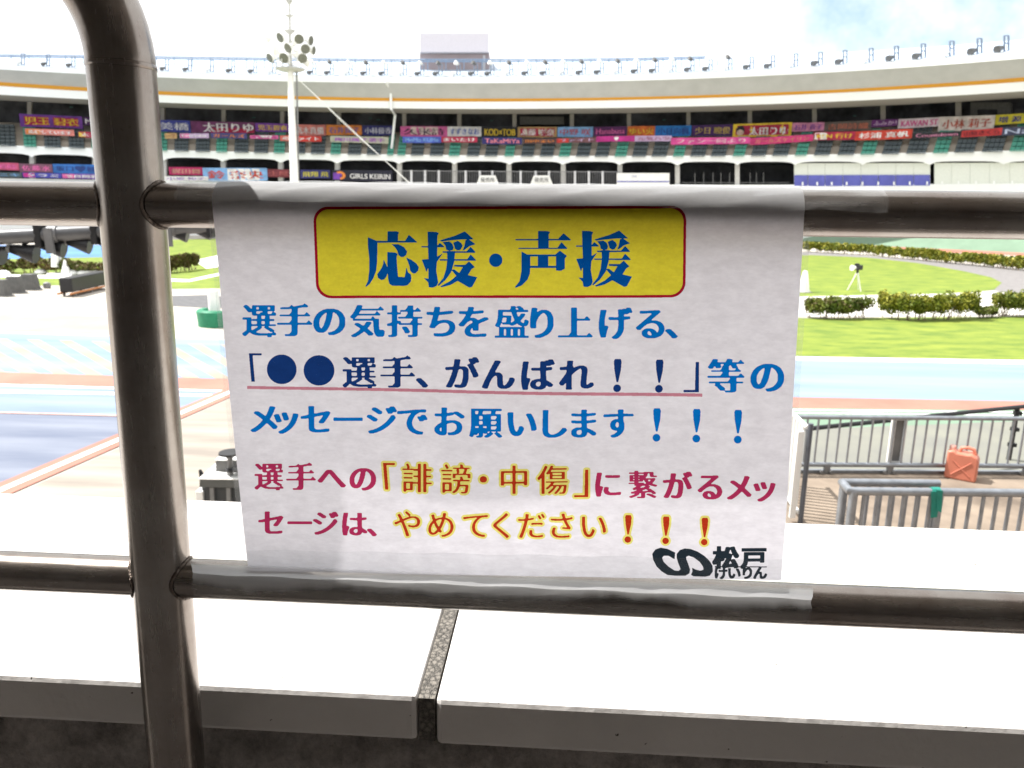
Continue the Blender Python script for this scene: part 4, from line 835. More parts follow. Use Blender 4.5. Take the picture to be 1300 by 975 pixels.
bb.hex([c+Vector(v) for v in ((-.02, -.042, -.20), (.025, -.046, -.19), (.025, -.042, -.19), (-.02, -.038, -.20), (-.045, -.045, .02), (.03, -.045, .02), (.03, -.04, .02), (-.045, -.04, .02))])
bb.hex([c+Vector(v) for v in ((.01, -.05, -.13), (.05, -.05, -.15), (.05, -.047, -.15), (.01, -.047, -.13), (-.01, -.045, .035), (.04, -.045, .03), (.04, -.04, .03), (-.01, -.04, .035))])
tag(bb.build('green_tape', M_tape, None, True), 'green tape knotted round the near grey railing below the red can', 'tape')
# red fuel can
pc = G(1219, 607, ZC); rz = rad(-32); t = thing('jerry_can', 'red-orange plastic jerry can standing on the brown concourse', 'jerry can', pc)
M_can = mat('orange_red_plastic', (.56, .19, .125), .4, var=.06); cs, sn = math.cos(rz), math.sin(rz)
def lc(x, y, z): return Vector((pc.x+x*cs-y*sn, pc.y+x*sn+y*cs, pc.z+z))
prof = [(-.17, 0), (.17, 0), (.17, .26), (.15, .31), (.09, .345), (.045, .335), (-.07, .335), (-.10, .36), (-.17, .345)]
bb = MB(); n = len(prof); bb.add([lc(x, y, z) for y in (-.1, .1) for x, z in prof], [tuple(range(n)), tuple(range(2*n-1, n-1, -1))]+[(i, n+i, n+(i+1) % n, (i+1) % n) for i in range(n)]); body = bb.build('body', M_can, t, True, bevel=.022)
bb = MB(); bb.tube([lc(-.05, 0, .33), lc(-.03, 0, .385), lc(.04, 0, .40), lc(.10, 0, .385), lc(.125, 0, .325)], .021, 10); bb.build('handle', M_can, t, True)
bb = MB(); bb.lathe(lc(-.125, 0, .352), UP, [(0, .038), (.045, .038), (.05, .034)], 16); bb.build('cap', mat('pale_red_cap', (.66, .36, .30), .4), t, True)
for s_ in (-1, 1):
    bb = MB()
    for u in (-1, 1): bb.tube([lc(-.10*u, s_*.1015, .06), lc(.10*u, s_*.1015, .24)], .008, 6)
    bb.build('rib', M_can, t)

# ------------------------------------------------------------------ unseen terrace behind and under the camera, added to block sky and sun
M_ter = mat('unseen_floor_concrete', (.40, .37, .35), .9, scale=1.5, bump=.4); ZF = 3.55
b = MB(); b.box((0, -5.02, ZF-.3), 60, 10, .3); tag(b.build('unseen_terrace_floor', M_ter), kind='structure')
b = MB(); b.box((0, -4.85, 7.0), 60, 10.2, .35); tag(b.build('unseen_shade_roof', mat('shade_roof_soffit', (.40, .38, .365), .9)), kind='structure')
b = MB(); b.box((0, -9.6, ZF), 60, .3, 4); tag(b.build('unseen_shade_wall', mat('shade_wall_paint', (.40, .375, .36), .9)), kind='structure')

# parapet wall with white coping
Yf = .062; zt = W(650, 890, Yf).z; d = ray(650, 648); Yb = C.y + d.y*((zt-C.z)/d.z); zb = W(650, 948, Yf).z
PW = thing('parapet_wall', 'white coped concrete parapet wall running below the steel railing', 'wall', (0, Yf+.1, 0))
def cobox(bb, x0, x1, y0, y1, z0, z1): bb.hex([(x0, y0, z0), (x1, y0, z0), (x1, y1, z0), (x0, y1, z0), (x0, y0, z1), (x1, y0, z1), (x1, y1, z1), (x0, y1, z1)])
rough = bpy.data.materials.new('rough_concrete'); rough.use_nodes = True; tt = rough.node_tree; bs_ = tt.nodes['Principled BSDF']; bs_.inputs['Roughness'].default_value = .95
co = N(tt, 'ShaderNodeTexCoord'); n1 = N(tt, 'ShaderNodeTexNoise', Scale=16.0, Detail=12.0, Roughness=.78); n2 = N(tt, 'ShaderNodeTexNoise', Scale=38.0, Detail=8.0, Roughness=.75)
for n_ in (n1, n2): tt.links.new(co.outputs['Object'], n_.inputs['Vector'])
r_ = N(tt, 'ShaderNodeValToRGB'); r_.color_ramp.elements[0].position = .3; r_.color_ramp.elements[1].position = .72; r_.color_ramp.elements[0].color = (.16, .14, .13, 1); r_.color_ramp.elements[1].color = (.95, .88, .84, 1)  # wide tone contrast paints in the shading of the rough relief
tt.links.new(n1.outputs[0], r_.inputs[0]); tt.links.new(r_.outputs[0], bs_.inputs['Base Color'])
ad = N(tt, 'ShaderNodeMath', operation='ADD'); tt.links.new(n1.outputs[0], ad.inputs[0]); tt.links.new(n2.outputs[0], ad.inputs[1]); bp = N(tt, 'ShaderNodeBump', Strength=1.0, Distance=.02); tt.links.new(ad.outputs[0], bp.inputs['Height']); tt.links.new(bp.outputs[0], bs_.inputs['Normal'])
bb = MB(); nx, nz = 260, 26; x0, x1 = -1.6, 1.6; zw0 = 3.9; vs = []
gy = blur(rng.random((nz+1, nx+1)), 2, 1); gy = (gy-gy.min())/(gy.max()-gy.min())
ged = blur(rng.random((1, nx+1)).repeat(3, 0), 3, 1)[1]
for j in range(nz+1):
    for i in range(nx+1): vs.append((x0+(x1-x0)*i/nx, Yf+.012-.016*gy[j, i]+(.02*max(0, 1-(nz-j)/2.5)*ged[i]*2), zw0+(zb-.001-zw0)*j/nz))
bb.add(vs, [(j*(nx+1)+i, j*(nx+1)+i+1, (j+1)*(nx+1)+i+1, (j+1)*(nx+1)+i) for j in range(nz) for i in range(nx)]); bb.build('render_face', rough, PW, True)
bb = MB(); cobox(bb, -30, 30, Yf+.02, Yb-.03, 0, zb-.002); bb.build('wall', rough, PW)
xj0, xj1 = W(530, 915, Yf).x, W(553, 915, Yf).x
M_cop = mat('white_coping_paint', (.70, .67, .645), .7, scale=4, var=.05, bump=.25, bscale=35)
tt = M_cop.node_tree; bs_ = tt.nodes['Principled BSDF']; lk = [l for l in tt.links if l.to_socket == bs_.inputs['Base Color']][0].from_socket      # grit lying on the paint
co = N(tt, 'ShaderNodeTexCoord'); nz_ = N(tt, 'ShaderNodeTexNoise', Scale=85.0, Detail=3.0); tt.links.new(co.outputs['Object'], nz_.inputs['Vector'])
r_ = N(tt, 'ShaderNodeValToRGB'); r_.color_ramp.elements[0].position = .235; r_.color_ramp.elements[1].position = .27; r_.color_ramp.elements[0].color = (.10, .09, .08, 1); r_.color_ramp.elements[1].color = (1, 1, 1, 1); tt.links.new(nz_.outputs[0], r_.inputs[0])
mu = N(tt, 'ShaderNodeMixRGB', blend_type='MULTIPLY', Fac=1.0); tt.links.new(lk, mu.inputs[1]); tt.links.new(r_.outputs[0], mu.inputs[2]); tt.links.new(mu.outputs[0], bs_.inputs['Base Color'])
for x0, x1, dz in ((-30, xj0, .0), (xj1, 30, -.003)):
    bb = MB()
    seg = 60 if True else 1
    cobox(bb, max(x0, -1.5), min(x1, 1.5), Yf, Yb, zb-(.004 if dz else 0), zt+dz); bb.build('coping_slab', M_cop, PW, bevel=.007)
    bb = MB(); 
    if x0 < -2: cobox(bb, -30, -1.502, Yf, Yb, zb, zt)
    else: cobox(bb, 1.502, 30, Yf, Yb, zb, zt)
    bb.build('coping_slab', M_cop, PW, bevel=.004)
crack = bpy.data.materials.new('cracked_sealant'); crack.use_nodes = True; tt = crack.node_tree; bs_ = tt.nodes['Principled BSDF']; bs_.inputs['Roughness'].default_value = .8
co = N(tt, 'ShaderNodeTexCoord'); vo = N(tt, 'ShaderNodeTexVoronoi', feature='DISTANCE_TO_EDGE', Scale=130.0); nz_ = N(tt, 'ShaderNodeTexNoise', Scale=60.0)
mixv = N(tt, 'ShaderNodeMixRGB', Fac=.012); tt.links.new(co.outputs['Object'], mixv.inputs[1]); tt.links.new(nz_.outputs['Color'], mixv.inputs[2]); tt.links.new(mixv.outputs[0], vo.inputs['Vector'])
r_ = N(tt, 'ShaderNodeValToRGB'); r_.color_ramp.elements[0].position = .035; r_.color_ramp.elements[1].position = .12; r_.color_ramp.elements[0].color = (.012, .011, .01, 1); r_.color_ramp.elements[1].color = (.20, .18, .155, 1)
tt.links.new(vo.outputs[0], r_.inputs[0]); tt.links.new(r_.outputs[0], bs_.inputs['Base Color']); bp = N(tt, 'ShaderNodeBump', Strength=.6, Distance=.003); tt.links.new(r_.outputs[0], bp.inputs['Height']); tt.links.new(bp.outputs[0], bs_.inputs['Normal'])
bb = MB(); cobox(bb, xj0+.0012, xj1-.0012, Yf+.002, Yb-.002, zb+.001, zt-.004); bb.build('joint_sealant', crack, PW)

# ------------------------------------------------------------------ steel railing
rr, rp_ = .02135, .0303; z1, z2 = W(650, 266).z, W(650, 751).z
pa, pbm = W(154, 84), W(225, 975); dpost = (pbm-pa).normalized(); foot = pa+dpost*((ZF-pa.z)/dpost.z); foot.z = ZF
SR = thing('steel_railing', 'brown-grey steel pipe railing with thick post and two horizontal rails', 'railing', foot)
bb = MB(); bb.tube([foot, foot.lerp(pa, .5), pa], rp_, 40); bb.build('post', M_steel, SR, True)
lat = Vector((-1, 0, 0)); upv = -dpost; rad_ = .125; arc = [pa+upv*rad_*math.sin(t)+lat*rad_*(1-math.cos(t)) for t in np.linspace(0.05, math.pi/2, 16)]
bb = MB(); bb.tube([pa+lat*.0006]+arc+[arc[-1]+lat*2.5], rp_*1.0, 40); bb.build('bent_top', M_steel, SR, True)
bb = MB(); bb.lathe(pa-upv*.0022, upv, [(-.001, rp_-.001), (-.0004, rp_+.0005), (.0012, rp_+.0008), (.0028, rp_+.0008), (.0046, rp_+.0005), (.0056, rp_-.001)], 40); bb.build('seam_weld', M_steel, SR, True)
def xpost(z): t = (z-pa.z)/dpost.z; return (pa+dpost*t).x
for z in (z1, z2):
    xc = xpost(z)
    for x0, x1, nm in ((-3, xc-rp_*.8, 'rail'), (xc+rp_*.8, 3, 'rail')): bb = MB(); bb.tube([(x0, 0, z), (x1, 0, z)], rr, 40); bb.build(nm, M_steelh, SR, True)
    for s_ in (-1, 1):
        ring = []
        for k in range(41):
            a = 2*math.pi*k/40; yy, zz = (rr+.001)*math.cos(a), (rr+.001)*math.sin(a); xx = math.sqrt(max(1e-8, (rp_+.0006)**2-yy*yy)); ring.append(Vector((xpost(z+zz)+s_*xx, yy, z+zz)))
        bb = MB(); bb.tube(ring, [.0013+.0006*random.random() for _ in ring], 8, False); bb.build('weld_bead', M_weld, SR, True)

# ------------------------------------------------------------------ paper sign
YS = -rr-.0012
TL, TR, BL, BR_ = W(269.5, 262, YS), W(1021.5, 264, YS), W(313.5, 727, YS), W(993, 739, YS)
ztop = z1
def wave(x, z):                                     # small bulges of the hanging sheet, towards the camera (-Y)
    t = min(1, max(0, (z1-z)/(z1-z2))); e_ = math.sin(math.pi*t)
    return -(.0022*math.sin(x*9+1.0+t*2)+.0016*math.sin(x*23+t*5)+.0014*math.sin(t*9+x*4))*e_-.0015*e_+.0058*t**5
def edge(z, left):
    a_, c_ = (TL, BL) if left else (TR, BR_); t = (z-a_.z)/(c_.z-a_.z); return a_.x+(c_.x-a_.x)*t
nx, nv = 120, 90; vs = []; th = .00025
def sheet_pt(u, k):
    if k < 0:                                        # wrapped over the rail
        an = (-k)*rad(118); z = z1+(rr+.0012)*math.sin(an); y = -(rr+.0012)*math.cos(an); x = edge(z1, True)+(edge(z1, False)-edge(z1, True))*u
        return (x, y+.0006*math.sin(u*40)*math.sin(an)-.0004, z+.0008*abs(math.sin(u*17+.5))*math.sin(an)**2)
    zb0 = BL.z+(BR_.z-BL.z)*u; z = z1+(zb0-z1)*k; x = edge(z, True)+(edge(z, False)-edge(z, True))*u; return (x, YS+wave(x, z), z)
ks = [-1+i/16 for i in range(16)]+[i/nv for i in range(nv+1)]
vs = [sheet_pt(i/nx, k) for k in ks for i in range(nx+1)]
paper = bpy.data.materials.new('backlit_paper'); paper.use_nodes = True; tt = paper.node_tree; tt.nodes.clear()
co = N(tt, 'ShaderNodeTexCoord'); mp = N(tt, 'ShaderNodeMapping'); mp.inputs['Scale'].default_value = (.55, 1, 1.25); tt.links.new(co.outputs['Object'], mp.inputs[0])
n1 = N(tt, 'ShaderNodeTexNoise', Scale=105.0, Detail=9.0, Roughness=.72); n2 = N(tt, 'ShaderNodeTexNoise', Scale=300.0, Detail=4.0); 
for n_ in (n1, n2): tt.links.new(mp.outputs[0], n_.inputs['Vector'])
ad = N(tt, 'ShaderNodeMath', operation='MULTIPLY_ADD'); ad.inputs[1].default_value = .35; tt.links.new(n2.outputs[0], ad.inputs[0]); tt.links.new(n1.outputs[0], ad.inputs[2])
r_ = N(tt, 'ShaderNodeValToRGB'); r_.color_ramp.elements[0].position = .52; r_.color_ramp.elements[1].position = .84; r_.color_ramp.elements[0].color = (.645, .62, .67, 1); r_.color_ramp.elements[1].color = (.80, .775, .83, 1); tt.links.new(ad.outputs[0], r_.inputs[0])
tl = N(tt, 'ShaderNodeBsdfTranslucent'); tt.links.new(r_.outputs[0], tl.inputs[0]); df = N(tt, 'ShaderNodeBsdfDiffuse', Color=(.80, .79, .80, 1)); mx = N(tt, 'ShaderNodeMixShader', Fac=.62); tt.links.new(tl.outputs[0], mx.inputs[2]); tt.links.new(df.outputs[0], mx.inputs[1])
gl = N(tt, 'ShaderNodeBsdfGlossy', Roughness=.35); mx2 = N(tt, 'ShaderNodeMixShader', Fac=.03); tt.links.new(mx.outputs[0], mx2.inputs[1]); tt.links.new(gl.outputs[0], mx2.inputs[2])
o = N(tt, 'ShaderNodeOutputMaterial'); tt.links.new(mx2.outputs[0], o.inputs[0])
SG = thing('paper_sign', 'white laminated paper notice in Japanese with yellow title box, taped to the steel railing', 'sign', (0, YS, z2))
bb = MB(); bb.add(vs, [(j*(nx+1)+i, (j+1)*(nx+1)+i, (j+1)*(nx+1)+i+1, j*(nx+1)+i+1) for j in range(len(ks)-1) for i in range(nx)]); bb.build('sheet', paper, SG, True)
def conv(cv, off):
    def f(xs, ys):
        px, py = cv.x0+xs/cv.ss, cv.y0+ys/cv.ss; out = np.empty((len(xs), 3)); Fv, Rv, Uv = np.array(F), np.array(R), np.array(U)
        d = Fv+np.outer((px-CX)/FPX, Rv)-np.outer((py-CY)/FPX, Uv); t = (YS-C.y)/d[:, 1]; out = np.array(C)+d*t[:, None]
        zz = out[:, 2]; xx = out[:, 0]; tq = np.clip((z1-zz)/(z1-z2), 0, 1); e_ = np.sin(np.pi*tq)
        out[:, 1] = YS-(.0022*np.sin(xx*9+1.0+tq*2)+.0016*np.sin(xx*23+tq*5)+.0014*np.sin(tq*9+xx*4))*e_-.0015*e_+.0058*tq**5-off
        up_ = zz > z1; an = np.arcsin(np.clip((zz-z1)/(rr+.0012), 0, 1)); out[up_, 1] = (-(rr+.0012+off)*np.cos(an)-.0004)[up_]
        return out
    return f
def printed(name, cv, m_, off, field=None, soft=1):
    f = blur(cv.a, soft, 1) if field is None else field
    v, fc = contour_mesh(f, conv(cv, off)); bb = MB(); bb.v = [tuple(p) for p in v.tolist()]; bb.f = fc; bb.mi = [0]*len(fc); o = bb.build(name, m_, SG); return o
I_blue = ink('blue_ink', (.004, .22, .68)); I_navy = ink('navy_ink', (.012, .055, .23)); I_crim = ink('crimson_ink', (.55, .04, .13)); I_red = ink('orange_red_ink', (.60, .055, .07)); I_yel = ink('yellow_ink', (1, .86, .06)); I_hal = ink('pale_yellow_ink', (1, .90, .22)); I_bord = ink('dark_red_ink', (.48, .012, .035)); I_pink = ink('rose_ink', (.72, .30, .36)); I_char = ink('charcoal_ink', (.022, .035, .045)); I_tit = ink('title_blue_ink', (.002, .115, .45))
# title box and title characters
def rrect(x0, y0, x1, y1, r_, tilt=0, narrow=0):
    out = []
    for cx_, cy_, a0 in ((x1-r_, y0+r_, -90), (x1-r_, y1-r_, 0), (x0+r_, y1-r_, 90), (x0+r_, y0+r_, 180)):
        for k in range(9): an = rad(a0+90*k/8); x, y = cx_+r_*math.cos(an), cy_+r_*math.sin(an); out.append((x+narrow*(y-y0)/(y1-y0)*(1 if x < (x0+x1)/2 else -.35), y+tilt*(x-x0)/(x1-x0)))
    return out
cv = Canvas(390, 255, 880, 385, 4.0); cv.poly(rrect(397.5, 262.5, 871.5, 378.5, 19, -1.2, 5)); outer = cv.a.copy()
cv.a[:] = False; cv.poly(rrect(401, 266, 868, 375.2, 16, -1.2, 5)); inner = cv.a.copy()
Z = 240/1300
T_o = [[(455,275),(527,275),(527,210),(592,210),(607,219),(598,232),(598,275),(648,275),(673,233),(729,281),(729,287),(455,288)],
 [(391,250),(455,276),(458,290),(458,330),(456,420),(450,480),(432,530),(405,572),(380,592),(376,586),(394,550),(402,480),(402,400),(391,300)],
 [(553,298),(600,298),(640,318),(662,348),(656,372),(638,386),(618,386),(602,372),(594,345),(578,320)],
 [(500,402),(512,425),(524,450),(530,490),(522,520),(505,540),(485,545),(462,530),(456,505),(468,488),(488,460),(498,430)],
 [(525,352),(580,355),(597,365),(590,385),(592,430),(600,522),(645,524),(652,490),(656,455),(662,470),(668,490),(688,505),(692,530),(688,555),(665,580),(640,585),(560,583),(540,570),(532,540),(526,440)],
 [(655,390),(690,405),(725,430),(742,455),(738,480),(720,498),(700,498),(682,480),(678,450)]]
T_e = [[(802,212),(862,214),(880,222),(870,240),(868,400),(862,480),(876,560),(865,585),(840,596),(812,594),(806,560),(775,530),(808,535),(808,480),(806,460),(795,492),(762,404),(808,400),(804,300)],
 [(760,312),(804,312),(804,321),(760,321)], [(866,312),(886,288),(917,314),(917,320),(866,320)], [(864,386),(908,360),(864,424)],
 [(885,272),(990,240),(1058,210),(1120,265),(1040,265),(960,272),(900,280)], [(905,283),(950,279),(972,295),(982,320),(975,340),(950,344),(930,335),(925,310)], [(978,287),(1010,274),(1033,290),(1043,310),(1030,335),(1010,342),(990,330)], [(1062,270),(1085,264),(1132,298),(1090,312),(1060,335),(1042,343),(1055,310)],
 [(905,347),(1070,347),(1098,315),(1130,350),(1130,357),(905,358)], [(885,401),(1075,401),(1098,368),(1135,406),(1135,412),(885,411)],
 [(935,345),(992,345),(985,420),(965,490),(925,545),(880,585),(870,580),(910,530),(930,470),(938,400)],
 [(985,440),(1060,440),(1088,415),(1128,455),(1105,470),(1080,510),(1145,525),(1110,590),(1090,596),(1010,550),(960,578),(900,594),(888,588),(960,550),(1000,515),(965,475),(985,470),(1020,495),(1045,455),(985,452)]]
T_s = [[(262,207),(330,208),(344,216),(334,232),(334,328),(262,328)], [(105,263),(400,261),(436,222),(487,266),(485,272),(105,272)], [(126,323),(395,322),(422,283),(462,325),(460,331),(126,331)],
 [(147,347),(185,368),(380,368),(412,342),(460,378),(446,395),(446,465),(420,480),(385,478),(384,460),(208,460),(206,500),(190,540),(150,580),(108,597),(104,590),(135,550),(148,480),(148,400)], [(262,372),(330,372),(330,455),(262,455)]]
T_h = [[(209,382),(260,382),(260,446),(209,446)], [(332,382),(384,382),(384,446),(332,446)]]
cv.a[:] = False
for pl in T_o+T_e: cv.poly([(395+x*Z, 255+y*Z) for x, y in pl])
for pl in T_s: cv.poly([(635+x*Z, 255+y*Z) for x, y in pl])
for pl in T_h: cv.poly([(635+x*Z, 255+y*Z) for x, y in pl], False)
for pl in T_e: cv.poly([(635+(x-239)*Z, 255+(y-6)*Z) for x, y in pl])
cv.circle(395+1271*Z, 255+408*Z, 46*Z); title = cv.a.copy()
ft = blur(title, 1, 2); fi = blur(inner, 1, 1)
printed('title_box', cv, I_yel, .0003, np.minimum(fi, 1-ft)); printed('title_border', cv, I_bord, .0003, np.minimum(blur(outer, 1, 1), 1-fi)); printed('title_lettering', cv, I_tit, .0003, ft)
def line(name, items, m_, y0, y1, halo=None, x0=300, x1=1005):
    c = Canvas(x0, y0, x1, y1, 3.0)
    for it in items:
        if it[0] == '●': c.circle(it[1], it[2], it[3]); continue
        if it[0] == '！':
            _, x, y, s = it; c.circle(x-.3, y+s*.40, s*.115); k = s*.115
            c.poly([(x+.4-k*.75, y-s*.47), (x+.4+k*.75, y-s*.47), (x+.4+k, y-s*.40), (x+.4+k*.85, y-s*.15), (x+k*.22, y+s*.22), (x-k*.22, y+s*.22), (x+.4-k*.85, y-s*.15), (x+.4-k, y-s*.40)]); continue
        if it[0] in '「」':
            _, x, y, s = it; w = s*.085; h_ = s*.44
            if it[0] == '「': c.poly([(x-s*.2, y-h_), (x+s*.2, y-h_), (x+s*.2, y-h_+w*.8), (x-s*.2+w*1.4, y-h_+w*.8), (x-s*.2+w*2.2, y+h_), (x-s*.2+w*.9, y+h_)])
            else: c.poly([(x+s*.2, y+h_), (x-s*.25, y+h_), (x-s*.25, y+h_-w*.8), (x+s*.2-w*1.4, y+h_-w*.8), (x+s*.2-w*1.2, y-h_), (x+s*.2, y-h_)])
            continue
        c.put(*it, style='light' if halo else 'serif')
    if halo:
        hc = Canvas(x0, y0, x1, y1, 3.0); hc.a = disc(c.a, 8); printed('lettering_halo', hc, halo, .0003, blur(hc.a, 2, 1))
    printed(name, c, m_, .0006 if halo else .0004)
lin = lambda xs, chars, ya, yb, s, xa=330, xb=975: [(ch, x, ya+(yb-ya)*(x-xa)/(xb-xa), s) for ch, x in zip(chars, xs)]
line('blue_lettering', lin([330, 375, 419, 467, 514, 560, 601.5, 650, 688, 730, 781, 825, 852], '選手の気持ちを盛り上げる、', 406.5, 411.5, 44.5), I_blue, 375, 445)
L2 = [('「', 325.5, 466, 41)]+[('●', 359, 468.3, 18.8), ('●', 406, 469.8, 19.4)]+lin([456.5, 505, 536, 587, 633, 683, 731.5], '選手、がんばれ', 470.5, 478.5, 44)+[('！', 783.7, 475.3, 43), ('！', 837, 476.5, 43), ('」', 879, 479, 44)]
line('navy_lettering', L2, I_navy, 440, 512); line('blue_lettering', lin([921.5, 974], '等の', 470.5, 478.5, 47), I_blue, 440, 515)
line('blue_lettering', lin([335.5, 363.5, 400.5, 441.7, 484.6, 523.6, 571, 617, 663, 704, 741, 785], 'メッセージでお願いします', 531.5, 540.5, 42)+[('！', 834, 539, 43), ('！', 884.6, 540, 43), ('！', 937, 541, 43)], I_blue, 500, 575)
line('crimson_lettering', lin([341, 381.5, 420.6, 460.3], '選手への', 605, 619, 37.5)+lin([772, 816, 860, 901, 938, 970], 'に繋がるメッ', 605, 619.5, 38), I_crim, 578, 650)
line('red_lettering', [('「', 494, 604.5, 38)]+lin([529.7, 579, 614, 652.7, 701.5], '誹謗・中傷', 603.5, 612.5, 40)+[('」', 739, 613.5, 40)], I_red, 575, 650, I_hal)
line('crimson_lettering', lin([343, 380, 413, 450, 472], 'セージは、', 664.5, 670.5, 35.5), I_crim, 635, 700)
line('red_lettering', lin([517.4, 560, 604, 636, 674.6, 713, 754], 'やめてください', 662, 671.5, 38)+[('！', 797.5, 671, 36), ('！', 845.5, 672.5, 36), ('！', 894.5, 674, 36)], I_red, 635, 705, I_hal)
cv = Canvas(310, 485, 900, 510, 3.0); cv.poly([(315, 489.4), (892, 500), (892, 504.2), (315, 493.2)]); printed('underline', cv, I_pink, .0004)
cv = Canvas(820, 690, 985, 745, 5.0); z_ = 165/1300
LOGO = [(295,95),(220,58),(150,45),(95,65),(65,110),(75,170),(110,240),(160,290),(220,328),(300,336),(400,336),(440,310),(446,270),(430,220),(410,170),(405,140),(430,128),(480,145),(540,190),(575,240),(580,272),(550,283),(500,270),(465,250),(470,290),(455,325),(480,342),(600,346),(645,335),(675,290),(670,230),(640,180),(590,130),(520,85),(450,58),(390,52),(340,70),(310,110),(310,150),(325,200),(345,250),(350,268),(330,285),(290,280),(230,240),(180,190),(165,150),(180,130),(230,130),(290,165)]
cv.poly([(820+x*z_, 690+y*z_) for x, y in LOGO]); emb = blur(cv.a, 2, 2); printed('emblem', cv, I_char, .0004, emb)
cv.a[:] = False; cv.put('松', 921.5, 709, 30, 'bold', 1.12); cv.put('戸', 957, 709.5, 29, 'bold', 1.15); cv.poly([(908, 719.8), (974.5, 720.6), (974.5, 722), (908, 721.2)])
for ch, x in zip('けいりん', (916, 933, 949.5, 966)): cv.put(ch, x, 729, 17.5, 'bold', 1.05)
printed('emblem_lettering', cv, I_char, .0004)
# clear laminate margins
film = bpy.data.materials.new('clear_film'); film.use_nodes = True; tt = film.node_tree; tt.nodes.clear()
def make_film(mm, haze_, gloss_, rough_, streak):
    t_ = mm.node_tree; t_.nodes.clear(); trn = N(t_, 'ShaderNodeBsdfTransparent', Color=(.97, .98, .98, 1)); dfu = N(t_, 'ShaderNodeBsdfDiffuse', Color=(.95, .95, .96, 1)); tlu = N(t_, 'ShaderNodeBsdfTranslucent', Color=(.95, .95, .96, 1)); a_ = N(t_, 'ShaderNodeMixShader', Fac=.42); t_.links.new(dfu.outputs[0], a_.inputs[1]); t_.links.new(tlu.outputs[0], a_.inputs[2])
    co_ = N(t_, 'ShaderNodeTexCoord'); mp_ = N(t_, 'ShaderNodeMapping'); mp_.inputs['Scale'].default_value = streak; nn = N(t_, 'ShaderNodeTexNoise', Scale=30.0, Detail=6.0); t_.links.new(co_.outputs['Object'], mp_.inputs[0]); t_.links.new(mp_.outputs[0], nn.inputs['Vector'])
    mr_ = N(t_, 'ShaderNodeMapRange'); mr_.inputs[1].default_value = .35; mr_.inputs[2].default_value = .7; mr_.inputs[3].default_value = haze_*.4; mr_.inputs[4].default_value = haze_*1.5; t_.links.new(nn.outputs[0], mr_.inputs[0])
    b_ = N(t_, 'ShaderNodeMixShader'); t_.links.new(mr_.outputs[0], b_.inputs[0]); t_.links.new(trn.outputs[0], b_.inputs[1]); t_.links.new(a_.outputs[0], b_.inputs[2])
    g_ = N(t_, 'ShaderNodeBsdfGlossy', Roughness=rough_); bp_ = N(t_, 'ShaderNodeBump', Strength=.35, Distance=.002); t_.links.new(nn.outputs[0], bp_.inputs['Height']); t_.links.new(bp_.outputs[0], g_.inputs['Normal']); c_ = N(t_, 'ShaderNodeMixShader', Fac=gloss_); t_.links.new(b_.outputs[0], c_.inputs[1]); t_.links.new(g_.outputs[0], c_.inputs[2]); oo = N(t_, 'ShaderNodeOutputMaterial'); t_.links.new(c_.outputs[0], oo.inputs[0])
make_film(film, .12, .05, .1, (1, 1, 1)); tape = bpy.data.materials.new('clear_tape'); tape.use_nodes = True; make_film(tape, .17, .09, .12, (.15, 3, 3)); tape2 = bpy.data.materials.new('milky_tape'); tape2.use_nodes = True; make_film(tape2, .04, .07, .15, (.12, 4, 4))
t_ = tape2.node_tree; co_ = N(t_, 'ShaderNodeTexCoord'); sx_ = N(t_, 'ShaderNodeSeparateXYZ'); t_.links.new(co_.outputs['Object'], sx_.inputs[0])          # milky where the tape has lifted off the rail
mp_ = N(t_, 'ShaderNodeMapping'); mp_.inputs['Scale'].default_value = (7, 2, 2); nn = N(t_, 'ShaderNodeTexNoise', Scale=1.6, Detail=5.0); t_.links.new(co_.outputs['Object'], mp_.inputs[0]); t_.links.new(mp_.outputs[0], nn.inputs['Vector'])
ma = N(t_, 'ShaderNodeMath', operation='MULTIPLY_ADD'); ma.inputs[1].default_value = .036; t_.links.new(nn.outputs[0], ma.inputs[0]); t_.links.new(sx_.outputs[2], ma.inputs[2])
up_ = N(t_, 'ShaderNodeMapRange', interpolation_type='SMOOTHSTEP'); up_.inputs[1].default_value = z2+.019; up_.inputs[2].default_value = z2+.031; t_.links.new(ma.outputs[0], up_.inputs[0])
dn_ = N(t_, 'ShaderNodeMapRange', interpolation_type='SMOOTHSTEP'); dn_.inputs[1].default_value = z2+.031; dn_.inputs[2].default_value = z2+.026; t_.links.new(sx_.outputs[2], dn_.inputs[0])
mu = N(t_, 'ShaderNodeMath', operation='MULTIPLY'); t_.links.new(up_.outputs[0], mu.inputs[0]); t_.links.new(dn_.outputs[0], mu.inputs[1])
old = [l for l in t_.links if l.to_node.type == 'MIX_SHADER' and l.to_socket == l.to_node.inputs[0]][0]; src_, dst_ = old.from_socket, old.to_socket
m2 = N(t_, 'ShaderNodeMath', operation='MULTIPLY_ADD'); m2.inputs[1].default_value = .74; t_.links.new(mu.outputs[0], m2.inputs[0]); t_.links.new(src_, m2.inputs[2]); t_.links.new(m2.outputs[0], dst_)
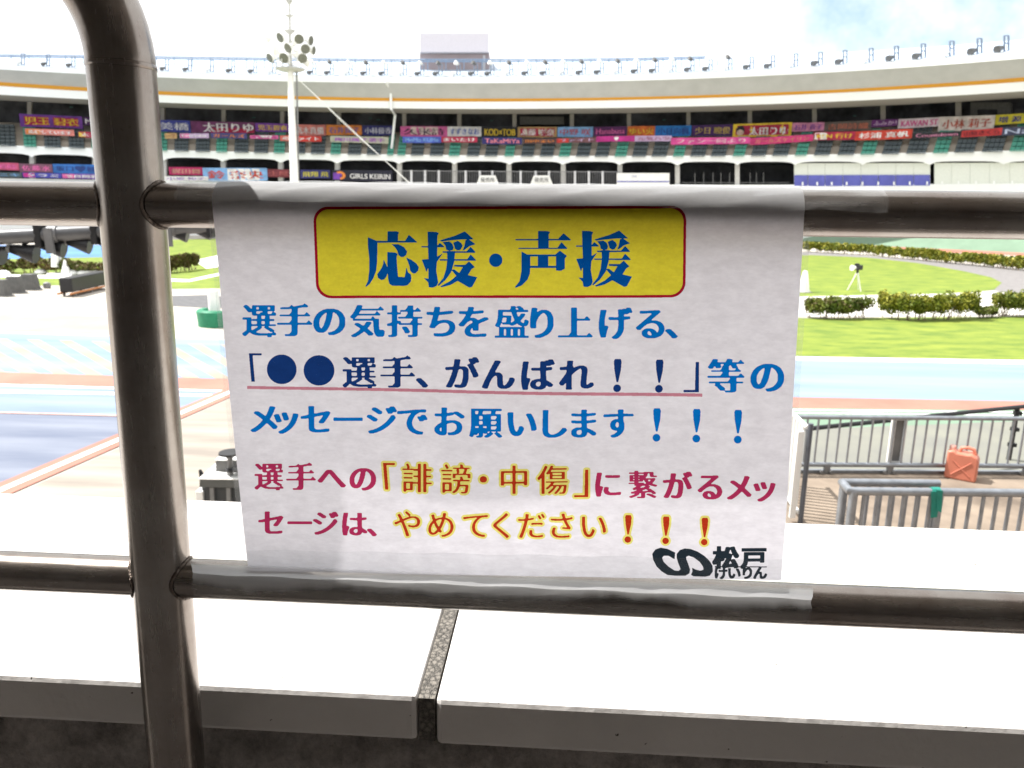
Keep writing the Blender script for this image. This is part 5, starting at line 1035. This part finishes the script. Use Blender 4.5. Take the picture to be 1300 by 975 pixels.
for left, w in ((True, -.0055), (False, .0062)):
    bb = MB(); vs = []
    for j in range(41):
        z = z1-.012+(BL.z+.012-z1)*j/40; x = edge(z, left); ww = w*(1 if left else (1-.1*j/40)); vs += [(x, YS+wave(x, z), z), (x+ww, YS+wave(x, z)+.0005, z)]
    bb.add(vs, [(2*j, 2*j+1, 2*j+3, 2*j+2) for j in range(40)]); bb.build('laminate_margin', film, SG, True)
# tapes
def strip(name, x0, x1, prof, m_, wrink, label):
    """prof(u) -> list of (y, z) across the tape"""
    bb = MB(); n = 140; rows = []
    for i in range(n+1):
        u = i/n; x = x0+(x1-x0)*u; pr = prof(u)
        rows.append([(x+wrink*.5*math.sin(j*1.3+u*30), y-abs(wrink*math.sin(u*61+j*.9)*math.sin(u*23+j*.4))*.5, z+wrink*.6*math.sin(u*47+j)) for j, (y, z) in enumerate(pr)])
    k = len(rows[0]); bb.add([p for r_ in rows for p in r_], [(i*k+j, i*k+j+1, (i+1)*k+j+1, (i+1)*k+j) for i in range(n) for j in range(k-1)]); return tag(bb.build(name, m_, None, True), label, 'tape')
ra = rr+.0026
def proft(u):
    return [(-ra*math.cos(rad(a)), z1+ra*math.sin(rad(a))) for a in np.linspace(125, 8+14*math.sin(u*3+.6)*.4, 16)]
strip('clear_tape', W(222, 250, -rr).x, W(1128, 255, -rr).x, proft, tape, .0014, 'clear tape strip wrapped over the top steel rail along the upper edge of paper sign')
def profb(u):
    zt_ = W(243+(1030-243)*u, 697+14*u, YS).z; zbm = z2+.003
    zbm = z2+ra*math.sin(rad(40)); pts = [(YS-.0026+.0058*((z1-(zt_+(zbm-zt_)*j/8))/(z1-z2))**5, zt_+(zbm-zt_)*j/8) for j in range(8)]
    return pts+[(-ra*math.cos(rad(a)), z2+ra*math.sin(rad(a))) for a in np.linspace(40, -48, 14)]
strip('milky_tape', W(243, 720, -rr).x, W(1030, 770, -rr).x, profb, tape2, .0011, 'milky clear tape strip fixing the lower edge of paper sign to the bottom rail')
bpy.data.objects.remove(_to); bpy.data.curves.remove(_tc)
